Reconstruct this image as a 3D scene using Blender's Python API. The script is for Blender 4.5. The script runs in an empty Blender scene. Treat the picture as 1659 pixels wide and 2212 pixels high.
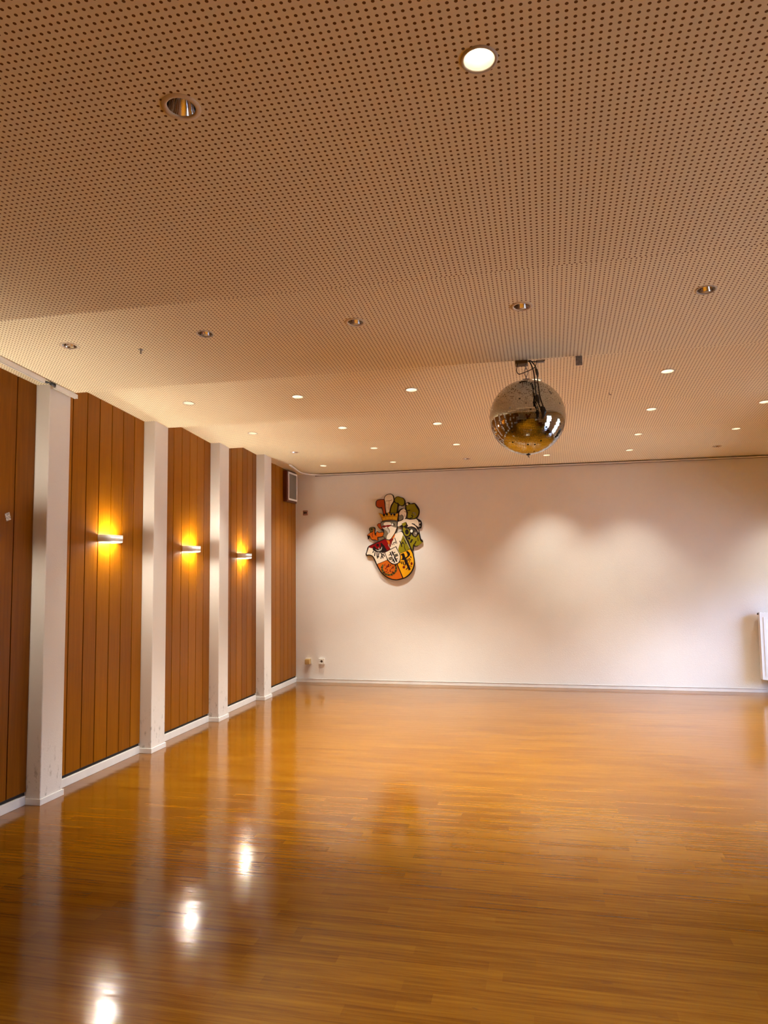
import bpy, bmesh, math, random
from mathutils import Vector, Matrix
random.seed(7)
scene = bpy.context.scene
col = scene.collection
R = math.radians

# ------------------------------------------------------------------ camera
F_PX, PITCH, ROLL, YAW = 1562.25, 0.0798, -0.0120, -0.2204
cam_data = bpy.data.cameras.new('camera')
cam = bpy.data.objects.new('camera', cam_data)
col.objects.link(cam)
fw = Vector((math.sin(YAW) * math.cos(PITCH), math.cos(YAW) * math.cos(PITCH), math.sin(PITCH)))
rt = Vector((math.cos(YAW), -math.sin(YAW), 0))
up = rt.cross(fw)
rt2 = rt * math.cos(ROLL) + up * math.sin(ROLL)
up2 = -rt * math.sin(ROLL) + up * math.cos(ROLL)
M = Matrix.Identity(4)
for i in range(3):
    M[i][0], M[i][1], M[i][2] = rt2[i], up2[i], -fw[i]
M.translation = Vector((3.5922, 0.0, 1.6))
cam.matrix_world = M
cam_data.sensor_fit = 'VERTICAL'
cam_data.sensor_height = 34.0
cam_data.lens = 34.0 * F_PX / 2212.0
cam_data.clip_start = 0.05
scene.camera = cam

# ------------------------------------------------------------------ light tuning, world, exposure
SPOT_W = 185.0           # lit ceiling downlights
SCONCE_E = 560.0          # radiance of the sconce tubes
SKY_S = 21.0              # daylight outside the right-hand windows
WARM = (1.0, 0.97, 0.83)
SUN_S = 11.0             # sun added outside, aimed past the windows to bounce off the yard
SCONCE_COL = (1.0, 0.92, 0.76)
scene.view_settings.view_transform = 'Standard'
scene.view_settings.look = 'None'
scene.view_settings.exposure = 0.92
scene.view_settings.gamma = 1.0
scene.view_settings.use_curve_mapping = False
scene.cycles.use_denoising = True
scene.cycles.max_bounces = 9
scene.cycles.diffuse_bounces = 6
scene.cycles.glossy_bounces = 4
scene.cycles.transmission_bounces = 4
scene.cycles.caustics_reflective = False
scene.cycles.caustics_refractive = False
scene.cycles.sample_clamp_indirect = 6.0

world = bpy.data.worlds.new('sky')
scene.world = world
world.use_nodes = True
wn = world.node_tree
wn.nodes.clear()
wo = wn.nodes.new('ShaderNodeOutputWorld')
wb = wn.nodes.new('ShaderNodeBackground')
wr = wn.nodes.new('ShaderNodeValToRGB')
wx = wn.nodes.new('ShaderNodeSeparateXYZ')
wt = wn.nodes.new('ShaderNodeTexCoord')
wn.links.new(wt.outputs['Generated'], wx.inputs[0])
wn.links.new(wx.outputs['Z'], wr.inputs[0])
wr.color_ramp.elements[0].position = 0.14      # trees and roofs across the yard
wr.color_ramp.elements[0].color = (0.10, 0.125, 0.13, 1)
wr.color_ramp.elements[1].position = 0.36
wr.color_ramp.elements[1].color = (0.44, 0.58, 0.98, 1)
wn.links.new(wr.outputs[0], wb.inputs['Color'])
wb.inputs['Strength'].default_value = SKY_S
wn.links.new(wb.outputs[0], wo.inputs['Surface'])


sun = bpy.data.lights.new('sun', 'SUN')
sun.energy = SUN_S
sun.color = (1.0, 0.93, 0.82)
sun.angle = R(0.5)
so_ = bpy.data.objects.new('sun', sun)
col.objects.link(so_)
so_.rotation_euler = Vector((0.15, 0.5, -0.85)).to_track_quat('-Z', 'Y').to_euler()

# ------------------------------------------------------------------ helpers
def tag(o, label=None, cat=None, group=None, kind=None):
    if label: o['label'] = label
    if cat: o['category'] = cat
    if group: o['group'] = group
    if kind: o['kind'] = kind
    return o


def empty(name, loc, rz=0.0):
    o = bpy.data.objects.new(name, None)
    o.empty_display_size = 0.05
    col.objects.link(o)
    o.location = loc
    o.rotation_euler = (0, 0, rz)
    return o


class MB:
    """collects shapes into one mesh"""
    def __init__(self):
        self.bm = bmesh.new()
        self.mi = 0

    def _set(self, faces, mi=None):
        for f in faces:
            f.material_index = self.mi if mi is None else mi

    def box(self, x0, x1, y0, y1, z0, z1, mi=None):
        v = [self.bm.verts.new(p) for p in ((x0, y0, z0), (x1, y0, z0), (x1, y1, z0), (x0, y1, z0),
                                            (x0, y0, z1), (x1, y0, z1), (x1, y1, z1), (x0, y1, z1))]
        fs = [self.bm.faces.new([v[i] for i in q]) for q in
              ((3, 2, 1, 0), (4, 5, 6, 7), (0, 1, 5, 4), (1, 2, 6, 5), (2, 3, 7, 6), (3, 0, 4, 7))]
        self._set(fs, mi)
        return fs

    def face(self, pts, mi=None):
        f = self.bm.faces.new([self.bm.verts.new(p) for p in pts])
        self._set([f], mi)
        return f

    def prism(self, pts, y0, y1, mi=None):
        """polygon given in (x, z), extruded from y0 (front) to y1 (back)"""
        n = len(pts)
        a = [self.bm.verts.new((x, y0, z)) for x, z in pts]
        b = [self.bm.verts.new((x, y1, z)) for x, z in pts]
        fs = [self.bm.faces.new([a[i], b[i], b[(i + 1) % n], a[(i + 1) % n]]) for i in range(n)]
        fr = self.bm.faces.new(a)
        bk = self.bm.faces.new(b[::-1])
        self._set(fs + [fr, bk], mi)
        bmesh.ops.recalc_face_normals(self.bm, faces=fs + [fr, bk])
        t = bmesh.ops.triangulate(self.bm, faces=[fr, bk])
        return t

    def lathe(self, prof, c=(0, 0, 0), n=32, mi=None, flip=False):
        """profile of (r, z) turned about the vertical"""
        rings = []
        for r, z in prof:
            if r < 1e-6:
                rings.append([self.bm.verts.new((c[0], c[1], c[2] + z))])
            else:
                rings.append([self.bm.verts.new((c[0] + r * math.cos(2 * math.pi * i / n),
                                                 c[1] + r * math.sin(2 * math.pi * i / n), c[2] + z)) for i in range(n)])
        fs = []
        for A, B in zip(rings[:-1], rings[1:]):
            for i in range(n):
                j = (i + 1) % n
                q = [A[i % len(A)], A[j % len(A)], B[j % len(B)], B[i % len(B)]]
                u = []
                for v in q:
                    if v not in u: u.append(v)
                if len(u) > 2: fs.append(self.bm.faces.new(u[::-1] if flip else u))
        for f in fs: f.smooth = True
        self._set(fs, mi)
        return fs

    def tube(self, pts, r, n=8, mi=None, caps=True):
        pts = [Vector(p) for p in pts]
        rings = []
        ref = Vector((0.31, 0.2, 0.93)).normalized()
        for i, p in enumerate(pts):
            d = (pts[min(i + 1, len(pts) - 1)] - pts[max(i - 1, 0)]).normalized()
            a = d.cross(ref).normalized()
            b = d.cross(a)
            rr = r[i] if isinstance(r, (list, tuple)) else r
            rings.append([self.bm.verts.new(p + (a * math.cos(2 * math.pi * k / n) + b * math.sin(2 * math.pi * k / n)) * rr) for k in range(n)])
        fs = []
        for A, B in zip(rings[:-1], rings[1:]):
            for k in range(n):
                fs.append(self.bm.faces.new([A[k], A[(k + 1) % n], B[(k + 1) % n], B[k]]))
        if caps:
            fs.append(self.bm.faces.new(rings[0][::-1]))
            fs.append(self.bm.faces.new(rings[-1]))
        for f in fs: f.smooth = True
        self._set(fs, mi)
        return fs

    def build(self, name, mats, parent=None, bevel=0.0, seg=2, recalc=False):
        if recalc:
            bmesh.ops.recalc_face_normals(self.bm, faces=self.bm.faces[:])
        me = bpy.data.meshes.new(name)
        self.bm.to_mesh(me)
        self.bm.free()
        for m in (mats if isinstance(mats, (list, tuple)) else [mats]):
            me.materials.append(m)
        o = bpy.data.objects.new(name, me)
        col.objects.link(o)
        if parent is not None: o.parent = parent
        if bevel > 0:
            b = o.modifiers.new('bevel', 'BEVEL')
            b.width = bevel
            b.segments = seg
            b.limit_method = 'ANGLE'
        return o


def smooth_path(pts, k=6):
    """Catmull-Rom through the points"""
    P = [Vector(p) for p in pts]
    out = []
    for i in range(len(P) - 1):
        a, b, c, d = P[max(i - 1, 0)], P[i], P[i + 1], P[min(i + 2, len(P) - 1)]
        for j in range(k):
            t = j / k
            out.append(0.5 * ((2 * b) + (c - a) * t + (2 * a - 5 * b + 4 * c - d) * t * t + (3 * b - a - 3 * c + d) * t ** 3))
    out.append(P[-1])
    return out


# ------------------------------------------------------------------ materials
class NT:
    def __init__(self, name):
        self.m = bpy.data.materials.new(name)
        self.m.use_nodes = True
        self.t = self.m.node_tree
        self.t.nodes.clear()
        self.out = self.n('ShaderNodeOutputMaterial')
        self.b = self.n('ShaderNodeBsdfPrincipled')
        self.l(self.b.outputs[0], self.out.inputs['Surface'])

    def n(self, k, **kw):
        o = self.t.nodes.new(k)
        for a, v in kw.items(): setattr(o, a, v)
        return o

    def l(self, a, b): self.t.links.new(a, b)

    def math(self, op, a, b=None, c=None):
        o = self.n('ShaderNodeMath', operation=op)
        for i, v in enumerate((a, b, c)):
            if v is None: continue
            if isinstance(v, (int, float)): o.inputs[i].default_value = v
            else: self.l(v, o.inputs[i])
        return o.outputs[0]

    def mix(self, fac, a, b, blend='MIX'):
        o = self.n('ShaderNodeMix', data_type='RGBA', blend_type=blend)
        for s, v in ((o.inputs['Factor'], fac), (o.inputs['A'], a), (o.inputs['B'], b)):
            if isinstance(v, (int, float)): s.default_value = v
            elif isinstance(v, tuple): s.default_value = (*v, 1) if len(v) == 3 else v
            else: self.l(v, s)
        return o.outputs['Result']

    def mapping(self, scale, coord='Object', loc=(0, 0, 0)):
        tc = self.n('ShaderNodeTexCoord')
        mp = self.n('ShaderNodeMapping')
        mp.inputs['Scale'].default_value = scale
        mp.inputs['Location'].default_value = loc
        self.l(tc.outputs[coord], mp.inputs[0])
        return mp.outputs[0]

    def noise(self, vec, scale, detail=3, rough=0.5):
        o = self.n('ShaderNodeTexNoise')
        self.l(vec, o.inputs['Vector'])
        o.inputs['Scale'].default_value = scale
        o.inputs['Detail'].default_value = detail
        o.inputs['Roughness'].default_value = rough
        return o.outputs['Fac']

    def ramp(self, fac, stops):
        o = self.n('ShaderNodeValToRGB')
        e = o.color_ramp.elements
        while len(e) < len(stops): e.new(0.5)
        for q, (p, c) in zip(e, stops):
            q.position = p
            q.color = (*c, 1) if len(c) == 3 else c
        self.l(fac, o.inputs[0])
        return o.outputs[0]

    def bump(self, h, strength, dist):
        o = self.n('ShaderNodeBump')
        o.inputs['Strength'].default_value = strength
        o.inputs['Distance'].default_value = dist
        self.l(h, o.inputs['Height'])
        self.l(o.outputs[0], self.b.inputs['Normal'])

    def set(self, **kw):
        for k, v in kw.items():
            s = self.b.inputs[k.replace('_', ' ')]
            if isinstance(v, (int, float)): s.default_value = v
            elif isinstance(v, tuple): s.default_value = (*v, 1) if len(v) == 3 else v
            else: self.l(v, s)
        return self


def plain(name, c, rough=0.5, metal=0.0, var=0.04, vscale=8.0, spec=0.5):
    t = NT(name)
    nz = t.noise(t.mapping((1, 1, 1)), vscale, 2)
    dk = tuple(x * (1 - var) for x in c)
    lt = tuple(min(1, x * (1 + var)) for x in c)
    t.set(Base_Color=t.ramp(nz, [(0.3, dk), (0.7, lt)]), Roughness=rough, Metallic=metal, Specular_IOR_Level=spec)
    return t.m


def emit(name, c, s):
    t = NT(name)
    t.set(Base_Color=(0.8, 0.8, 0.8), Emission_Color=c, Emission_Strength=s)
    return t.m


def plaster(name, c, bump=0.35, scuff=0.0):
    t = NT(name)
    v = t.mapping((1, 1, 1))
    n1 = t.noise(v, 110, 3, 0.6)
    n2 = t.noise(v, 2.2, 3, 0.5)
    base = t.ramp(n2, [(0.3, tuple(x * 0.965 for x in c)), (0.7, c)])
    if scuff > 0:
        # scuff marks rubbed on near the floor
        sx = t.n('ShaderNodeSeparateXYZ')
        tc = t.n('ShaderNodeTexCoord')
        t.l(tc.outputs['Object'], sx.inputs[0])
        low = t.n('ShaderNodeMapRange')
        t.l(sx.outputs['Z'], low.inputs['Value'])
        for k, x in (('From Min', 0.55), ('From Max', 0.05), ('To Min', 0.0), ('To Max', 1.0)): low.inputs[k].default_value = x
        n3 = t.noise(t.mapping((9, 9, 4)), 3.0, 5, 0.7)
        m3 = t.ramp(n3, [(0.56, (0, 0, 0)), (0.66, (1, 1, 1))])
        f = t.math('MULTIPLY', t.math('MULTIPLY', m3, low.outputs[0]), scuff)
        base = t.mix(f, base, (0.28, 0.24, 0.2))
    t.set(Base_Color=base, Roughness=0.75)
    t.bump(n1, bump, 0.004)
    return t.m


def make_floor_mat():
    t = NT('parquet')
    v = t.mapping((1, 1, 1))
    br = t.n('ShaderNodeTexBrick')
    br.offset = 0.37
    br.offset_frequency = 2
    br.squash = 1.35
    br.squash_frequency = 3
    t.l(v, br.inputs['Vector'])
    br.inputs['Scale'].default_value = 1.0
    br.inputs['Brick Width'].default_value = 0.50
    br.inputs['Row Height'].default_value = 0.066
    br.inputs['Mortar Size'].default_value = 0.0004
    br.inputs['Mortar Smooth'].default_value = 0.4
    br.inputs['Bias'].default_value = 0.0
    br.inputs['Color1'].default_value = (0.0, 0.0, 0.0, 1)
    br.inputs['Color2'].default_value = (1.0, 1.0, 1.0, 1)
    br.inputs['Mortar'].default_value = (0.35, 0.35, 0.35, 1)
    grain = t.noise(t.mapping((1.1, 26, 1)), 2.3, 5, 0.62)
    fine = t.noise(t.mapping((4, 150, 1)), 2.0, 3, 0.6)
    broad = t.noise(t.mapping((0.5, 1.2, 1)), 1.3, 3, 0.5)
    f = t.math('ADD', t.math('MULTIPLY', br.outputs['Color'], 0.16), t.math('ADD', t.math('MULTIPLY', grain, 0.78), -0.06))
    f = t.math('ADD', f, t.math('MULTIPLY', fine, 0.10))
    f = t.math('ADD', f, t.math('MULTIPLY', broad, 0.16))
    c = t.ramp(f, [(0.30, FLOOR_C[0]), (0.52, FLOOR_C[1]), (0.80, FLOOR_C[2])])
    knots = t.noise(t.mapping((7, 22, 1)), 1.5, 2, 0.5)
    km = t.ramp(knots, [(0.70, (0, 0, 0)), (0.76, (1, 1, 1))])
    c = t.mix(t.math('MULTIPLY', km, 0.45), c, (0.10, 0.032, 0.008))
    rg = t.noise(t.mapping((1.0, 2.0, 1)), 2.0, 4, 0.6)
    rr = t.n('ShaderNodeMapRange')
    t.l(rg, rr.inputs['Value'])
    for k, x in (('From Min', 0.3), ('From Max', 0.7), ('To Min', 0.10), ('To Max', 0.17)): rr.inputs[k].default_value = x
    t.set(Base_Color=c, Roughness=rr.outputs[0], IOR=1.5, Specular_IOR_Level=FLOOR_SPEC)
    h = t.math('ADD', t.noise(t.mapping((3.0, 12, 1)), 1.2, 2, 0.5), t.math('MULTIPLY', t.noise(v, 60, 2), 0.10))
    t.bump(h, 0.10, 0.010)
    return t.m


def make_ceiling_mat():
    t = NT('perforated_board')
    tc = t.n('ShaderNodeTexCoord')
    sx = t.n('ShaderNodeSeparateXYZ')
    t.l(tc.outputs['Object'], sx.inputs[0])
    p = 0.0228
    fx = t.math('SUBTRACT', t.math('FRACT', t.math('MULTIPLY', sx.outputs['X'], 1 / p)), 0.5)
    fy = t.math('SUBTRACT', t.math('FRACT', t.math('MULTIPLY', sx.outputs['Y'], 1 / p)), 0.5)
    d = t.math('SQRT', t.math('ADD', t.math('MULTIPLY', fx, fx), t.math('MULTIPLY', fy, fy)))
    mr = t.n('ShaderNodeMapRange', interpolation_type='SMOOTHSTEP')
    t.l(d, mr.inputs['Value'])
    for k, x in (('From Min', 0.18), ('From Max', 0.24), ('To Min', 1.0), ('To Max', 0.0)): mr.inputs[k].default_value = x
    nz = t.noise(t.mapping((1, 1, 1)), 1.1, 3)
    base = t.ramp(nz, [(0.3, tuple(x * 0.95 for x in CEIL_C)), (0.7, CEIL_C)])
    c = t.mix(mr.outputs[0], base, HOLE_C)
    t.set(Base_Color=c, Roughness=0.85, Specular_IOR_Level=0.2)
    return t.m


def make_wood_mat():
    """veneer boards: the 'tint' attribute gives each board its own tone"""
    t = NT('teak_veneer')
    at = t.n('ShaderNodeAttribute', attribute_name='tint')
    g = t.noise(t.mapping((14, 14, 0.7)), 3.0, 5, 0.6)
    g2 = t.noise(t.mapping((60, 60, 1.2)), 3.0, 3, 0.6)
    f = t.math('ADD', t.math('MULTIPLY', at.outputs['Fac'], 0.40), t.math('ADD', t.math('MULTIPLY', g, 0.45), t.math('MULTIPLY', g2, 0.15)))
    c = t.ramp(f, [(0.25, WOOD_C[0]), (0.5, WOOD_C[1]), (0.8, WOOD_C[2])])
    t.set(Base_Color=c, Roughness=0.30, Specular_IOR_Level=0.16)
    t.bump(g2, 0.08, 0.002)
    return t.m


FLOOR_C = ((0.090, 0.0255, 0.0007), (0.162, 0.058, 0.0012), (0.24, 0.099, 0.003))
FLOOR_SPEC = 0.5
CEIL_C = (0.95, 0.86, 0.62)
HOLE_C = (0.17, 0.075, 0.02)
WOOD_C = ((0.18, 0.053, 0.0006), (0.27, 0.088, 0.001), (0.36, 0.127, 0.002))
m_floor = make_floor_mat()
m_ceil = make_ceiling_mat()
m_wood = make_wood_mat()
m_wall = plaster('wall_paint', (0.85, 0.825, 0.80), 0.40)
m_pil = plaster('pillar_paint', (0.76, 0.72, 0.68), 0.25, 0.8)
m_white = plain('white_gloss_paint', (0.80, 0.78, 0.75), 0.4)
m_dark = plain('dark_gap', (0.012, 0.006, 0.005), 0.7)
m_black = plain('black_rubber', (0.010, 0.008, 0.008), 0.5)
m_chrome = plain('chrome', (0.86, 0.84, 0.82), 0.09, 1.0, 0.02)
m_ring = plain('cream_trim_ring', (0.74, 0.62, 0.45), 0.4)
m_whitering = plain('pale_trim_ring', (0.56, 0.50, 0.42), 0.35)
m_rad = plain('radiator_enamel', (0.84, 0.85, 0.86), 0.3)
m_socket = plain('socket_plastic', (0.80, 0.76, 0.70), 0.35)
m_yellowed = plain('yellowed_plastic', (0.52, 0.34, 0.13), 0.4)
m_metal = plain('dull_metal', (0.30, 0.26, 0.22), 0.45, 0.8, 0.2)
m_brass = plain('aged_wood_block', (0.12, 0.065, 0.02), 0.6, 0.0, 0.3)


# outline of the crest: per part, painted areas in metres around its centre
CREST_ORIGIN = (1.4720, 10.0959, 2.0640)
CREST = {
 'shield': [
  ('plate','black',[(-0.368,-0.122),(-0.124,-0.017),(0.118,0.087),(0.151,0.049),(0.196,-0.041),(0.246,-0.141),(0.279,-0.23),(0.296,-0.308),(0.3,-0.372),(0.284,-0.446),(0.251,-0.509),(0.192,-0.565),(0.131,-0.595),(0.043,-0.615),(-0.029,-0.607),(-0.105,-0.577),(-0.178,-0.519),(-0.223,-0.457),(-0.264,-0.378),(-0.293,-0.31),(-0.318,-0.272),(-0.359,-0.257),(-0.399,-0.262),(-0.413,-0.24),(-0.4,-0.204)],1),
  (1,'red',[(-0.357,-0.128),(-0.115,-0.025),(-0.102,-0.028),(-0.049,-0.176),(-0.141,-0.22),(-0.31,-0.156),(-0.361,-0.137)],1),
  (1,'white',[(-0.364,-0.143),(-0.31,-0.156),(-0.141,-0.22),(-0.098,-0.325),(-0.246,-0.38),(-0.274,-0.31),(-0.307,-0.262),(-0.353,-0.243),(-0.39,-0.245),(-0.396,-0.232),(-0.386,-0.205)],1),
  (1,'white',[(-0.095,-0.031),(0.025,0.047),(0.112,0.075),(0.141,0.032),(0.079,-0.134),(0.092,-0.238),(-0.049,-0.178)],1),
  (1.5,'green',[(0.141,0.035),(0.196,-0.071),(0.238,-0.169),(0.092,-0.234),(0.065,-0.184),(0.086,-0.12)],1),
  (1,'orange',[(-0.24,-0.387),(-0.099,-0.332),(-0.07,-0.353),(-0.019,-0.39),(0.045,-0.39),(0.121,-0.579),(0.044,-0.599),(-0.027,-0.592),(-0.099,-0.563),(-0.168,-0.505),(-0.211,-0.443)],1),
  (1,'yellow',[(0.054,-0.387),(0.089,-0.348),(0.095,-0.263),(0.091,-0.238),(0.238,-0.18),(0.267,-0.237),(0.284,-0.315),(0.287,-0.372),(0.272,-0.436),(0.239,-0.5),(0.182,-0.554),(0.135,-0.58)],1),
  (2,'brown',[(-0.24,-0.388),(-0.097,-0.331),(-0.1,-0.323),(-0.244,-0.38)],0),
  (2,'black',[(0.04,-0.386),(0.123,-0.588),(0.132,-0.584),(0.05,-0.382)],0),
  (2,'black',[(-0.108,-0.023),(-0.052,-0.177),(-0.046,-0.175),(-0.101,-0.021)],0),
  (2,'olive',[(0.095,-0.239),(0.24,-0.179),(0.238,-0.173),(0.092,-0.233)],0),
  (2,'black',[(-0.306,-0.171),(-0.299,-0.133),(-0.282,-0.127),(-0.26,-0.15),(-0.234,-0.17),(-0.194,-0.148),(-0.187,-0.116),(-0.193,-0.088),(-0.175,-0.078),(-0.156,-0.101),(-0.135,-0.121),(-0.122,-0.149),(-0.097,-0.188),(-0.146,-0.216),(-0.149,-0.235),(-0.182,-0.212),(-0.247,-0.211),(-0.293,-0.188)],1),
  (2,'black',[(-0.211,-0.113),(-0.213,-0.122),(-0.219,-0.13),(-0.227,-0.134),(-0.236,-0.134),(-0.244,-0.129),(-0.25,-0.122),(-0.252,-0.112),(-0.249,-0.102),(-0.244,-0.095),(-0.236,-0.09),(-0.227,-0.091),(-0.218,-0.095),(-0.213,-0.103)],0),
  (2,'black',[(-0.299,-0.191),(-0.313,-0.216),(-0.3,-0.223),(-0.286,-0.197)],0),
  (2,'black',[(-0.277,-0.206),(-0.288,-0.266),(-0.273,-0.269),(-0.263,-0.208)],0),
  (2,'black',[(-0.251,-0.207),(-0.252,-0.259),(-0.244,-0.304),(-0.23,-0.302),(-0.237,-0.258),(-0.237,-0.208)],0),
  (2,'black',[(-0.215,-0.203),(-0.232,-0.255),(-0.226,-0.289),(-0.212,-0.286),(-0.218,-0.257),(-0.201,-0.207)],0),
  (2,'black',[(-0.245,-0.29),(-0.225,-0.281),(-0.231,-0.268),(-0.251,-0.278)],0),
  (2,'black',[(-0.198,-0.211),(-0.179,-0.253),(-0.162,-0.303),(-0.148,-0.299),(-0.166,-0.248),(-0.185,-0.206)],0),
  (2,'black',[(-0.179,-0.254),(-0.196,-0.305),(-0.183,-0.309),(-0.166,-0.259)],0),
  (2,'black',[(-0.2,-0.219),(-0.168,-0.258),(-0.157,-0.249),(-0.189,-0.21)],0),
  (2,'black',[(-0.162,-0.241),(-0.14,-0.28),(-0.127,-0.273),(-0.15,-0.234)],0),
  (3,'silver',[(-0.266,-0.167),(-0.247,-0.179),(-0.214,-0.184),(-0.188,-0.167),(-0.173,-0.133),(-0.168,-0.142),(-0.177,-0.177),(-0.204,-0.196),(-0.234,-0.195),(-0.257,-0.182)],1),
  (3,'silver',[(-0.223,-0.149),(-0.21,-0.184),(-0.202,-0.181),(-0.215,-0.146)],0),
  (2,'orange',[(-0.108,-0.035),(-0.069,-0.041),(-0.033,-0.024),(0.023,0.057),(0.02,0.019),(-0.004,-0.021),(-0.05,-0.055),(-0.05,-0.084),(-0.07,-0.109)],1),
  (2.5,'darkred',[(-0.069,-0.046),(-0.033,-0.027),(0,-0.012),(-0.007,-0.044),(-0.024,-0.072),(-0.021,-0.119),(-0.037,-0.087),(-0.041,-0.135),(-0.054,-0.144),(-0.063,-0.112),(-0.05,-0.074)],1),
  (2,'black',[(0.011,-0.012),(0.044,-0.098),(0.053,-0.095),(0.02,-0.008)],0),
  (2,'black',[(-0.024,-0.094),(-0.028,-0.116),(-0.019,-0.118),(-0.015,-0.096)],0),
  (2,'black',[(-0.007,-0.081),(0.002,-0.113),(0.011,-0.11),(0.001,-0.078)],0),
  (2,'black',[(0.019,-0.065),(0.023,-0.096),(0.032,-0.095),(0.028,-0.064)],0),
  (2,'black',[(-0.005,-0.087),(0.031,-0.078),(0.028,-0.069),(-0.007,-0.078)],0),
  (2,'black',[(0.081,-0.059),(0.103,-0.103),(0.111,-0.144),(0.127,-0.14),(0.117,-0.098),(0.095,-0.053)],0),
  (2,'black',[(0.119,-0.072),(0.154,-0.113),(0.15,-0.146),(0.167,-0.195),(0.176,-0.192),(0.159,-0.145),(0.163,-0.109),(0.127,-0.066)],0),
  (2,'black',[(0.154,-0.044),(0.177,-0.104),(0.188,-0.1),(0.164,-0.04)],0),
  (2,'black',[(0.134,-0.072),(0.108,-0.103),(0.118,-0.111),(0.144,-0.08)],0),
  (2,'olive',[(0.151,-0.014),(0.122,-0.039),(0.132,-0.05),(0.161,-0.025)],0),
  (2,'olive',[(0.159,-0.104),(0.149,-0.116),(0.161,-0.125),(0.17,-0.113)],0),
  (2,'silver',[(0.141,0.024),(0.178,-0.056),(0.228,-0.164),(0.234,-0.162),(0.184,-0.053),(0.147,0.027)],0),
  (2,'silver',[(0.109,-0.061),(0.108,-0.065),(0.106,-0.067),(0.102,-0.069),(0.099,-0.069),(0.095,-0.067),(0.093,-0.064),(0.092,-0.061),(0.093,-0.057),(0.096,-0.054),(0.099,-0.053),(0.103,-0.053),(0.106,-0.055),(0.108,-0.058)],0),
  (2.0,'black',[(0.01,-0.391),(0.018,-0.412),(0.039,-0.419),(0.032,-0.398)],0),
  (2.3,'black',[(-0.002,-0.406),(0.017,-0.414),(0.038,-0.41),(0.019,-0.402)],0),
  (2.3,'black',[(0.03,-0.383),(0.025,-0.403),(0.033,-0.422),(0.038,-0.402)],0),
  (2.0,'black',[(0.016,-0.403),(0.022,-0.424),(0.043,-0.431),(0.037,-0.411)],0),
  (2.3,'olive',[(0.003,-0.416),(0.021,-0.425),(0.042,-0.423),(0.024,-0.413)],0),
  (2.3,'olive',[(0.038,-0.396),(0.03,-0.415),(0.035,-0.435),(0.043,-0.416)],0),
  (2.0,'black',[(0.041,-0.412),(0.024,-0.426),(0.024,-0.448),(0.042,-0.434)],0),
  (2.3,'olive',[(0.021,-0.412),(0.019,-0.432),(0.03,-0.45),(0.032,-0.43)],0),
  (2.3,'olive',[(0.053,-0.414),(0.035,-0.425),(0.026,-0.444),(0.045,-0.433)],0),
  (2.0,'black',[(0.026,-0.425),(0.024,-0.447),(0.041,-0.461),(0.043,-0.439)],0),
  (2.3,'black',[(0.018,-0.426),(0.021,-0.446),(0.035,-0.461),(0.032,-0.44)],0),
  (2.3,'black',[(0.044,-0.424),(0.035,-0.442),(0.037,-0.462),(0.047,-0.444)],0),
  (2.0,'black',[(0.026,-0.438),(0.023,-0.459),(0.039,-0.474),(0.042,-0.453)],0),
  (2.3,'olive',[(0.01,-0.443),(0.022,-0.46),(0.042,-0.467),(0.03,-0.45)],0),
  (2.3,'olive',[(0.045,-0.438),(0.034,-0.455),(0.035,-0.476),(0.046,-0.458)],0),
  (2.0,'black',[(0.045,-0.456),(0.024,-0.461),(0.015,-0.481),(0.036,-0.476)],0),
  (2.3,'olive',[(0.028,-0.448),(0.017,-0.466),(0.019,-0.486),(0.029,-0.468)],0),
  (2.3,'olive',[(0.056,-0.463),(0.035,-0.465),(0.018,-0.478),(0.039,-0.476)],0),
  (2.0,'black',[(0.04,-0.468),(0.019,-0.474),(0.011,-0.494),(0.032,-0.488)],0),
  (2.3,'black',[(0.009,-0.461),(0.013,-0.482),(0.029,-0.495),(0.024,-0.475)],0),
  (2.3,'black',[(0.044,-0.468),(0.027,-0.48),(0.02,-0.499),(0.037,-0.487)],0),
  (2.0,'black',[(0.032,-0.478),(0.011,-0.486),(0.006,-0.507),(0.026,-0.499)],0),
  (2.3,'olive',[(0.02,-0.471),(0.007,-0.487),(0.005,-0.507),(0.019,-0.491)],0),
  (2.3,'olive',[(0.045,-0.495),(0.025,-0.49),(0.005,-0.497),(0.025,-0.502)],0),
  (2.0,'black',[(0.029,-0.496),(0.007,-0.494),(-0.008,-0.51),(0.014,-0.512)],0),
  (2.3,'olive',[(-0.003,-0.481),(-0.001,-0.501),(0.013,-0.517),(0.011,-0.497)],0),
  (2.3,'olive',[(0.036,-0.503),(0.015,-0.501),(-0.003,-0.512),(0.018,-0.513)],0),
  (2.0,'black',[(0.018,-0.503),(-0.004,-0.504),(-0.017,-0.522),(0.006,-0.521)],0),
  (2.3,'black',[(0.003,-0.489),(-0.01,-0.506),(-0.01,-0.526),(0.002,-0.51)],0),
  (2.3,'black',[(0.021,-0.505),(0.002,-0.513),(-0.01,-0.53),(0.01,-0.522)],0),
  (2.0,'black',[(0.006,-0.509),(-0.016,-0.513),(-0.026,-0.533),(-0.004,-0.529)],0),
  (2.3,'olive',[(-0.017,-0.496),(-0.021,-0.516),(-0.012,-0.535),(-0.008,-0.515)],0),
  (2.3,'olive',[(0.012,-0.535),(-0.003,-0.521),(-0.024,-0.517),(-0.009,-0.532)],0),
  (2.0,'black',[(-0.002,-0.528),(-0.022,-0.518),(-0.042,-0.527),(-0.023,-0.537)],0),
  (2.3,'olive',[(-0.013,-0.506),(-0.031,-0.518),(-0.038,-0.537),(-0.02,-0.526)],0),
  (2.3,'olive',[(0,-0.528),(-0.021,-0.527),(-0.038,-0.538),(-0.017,-0.539)],0),
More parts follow.
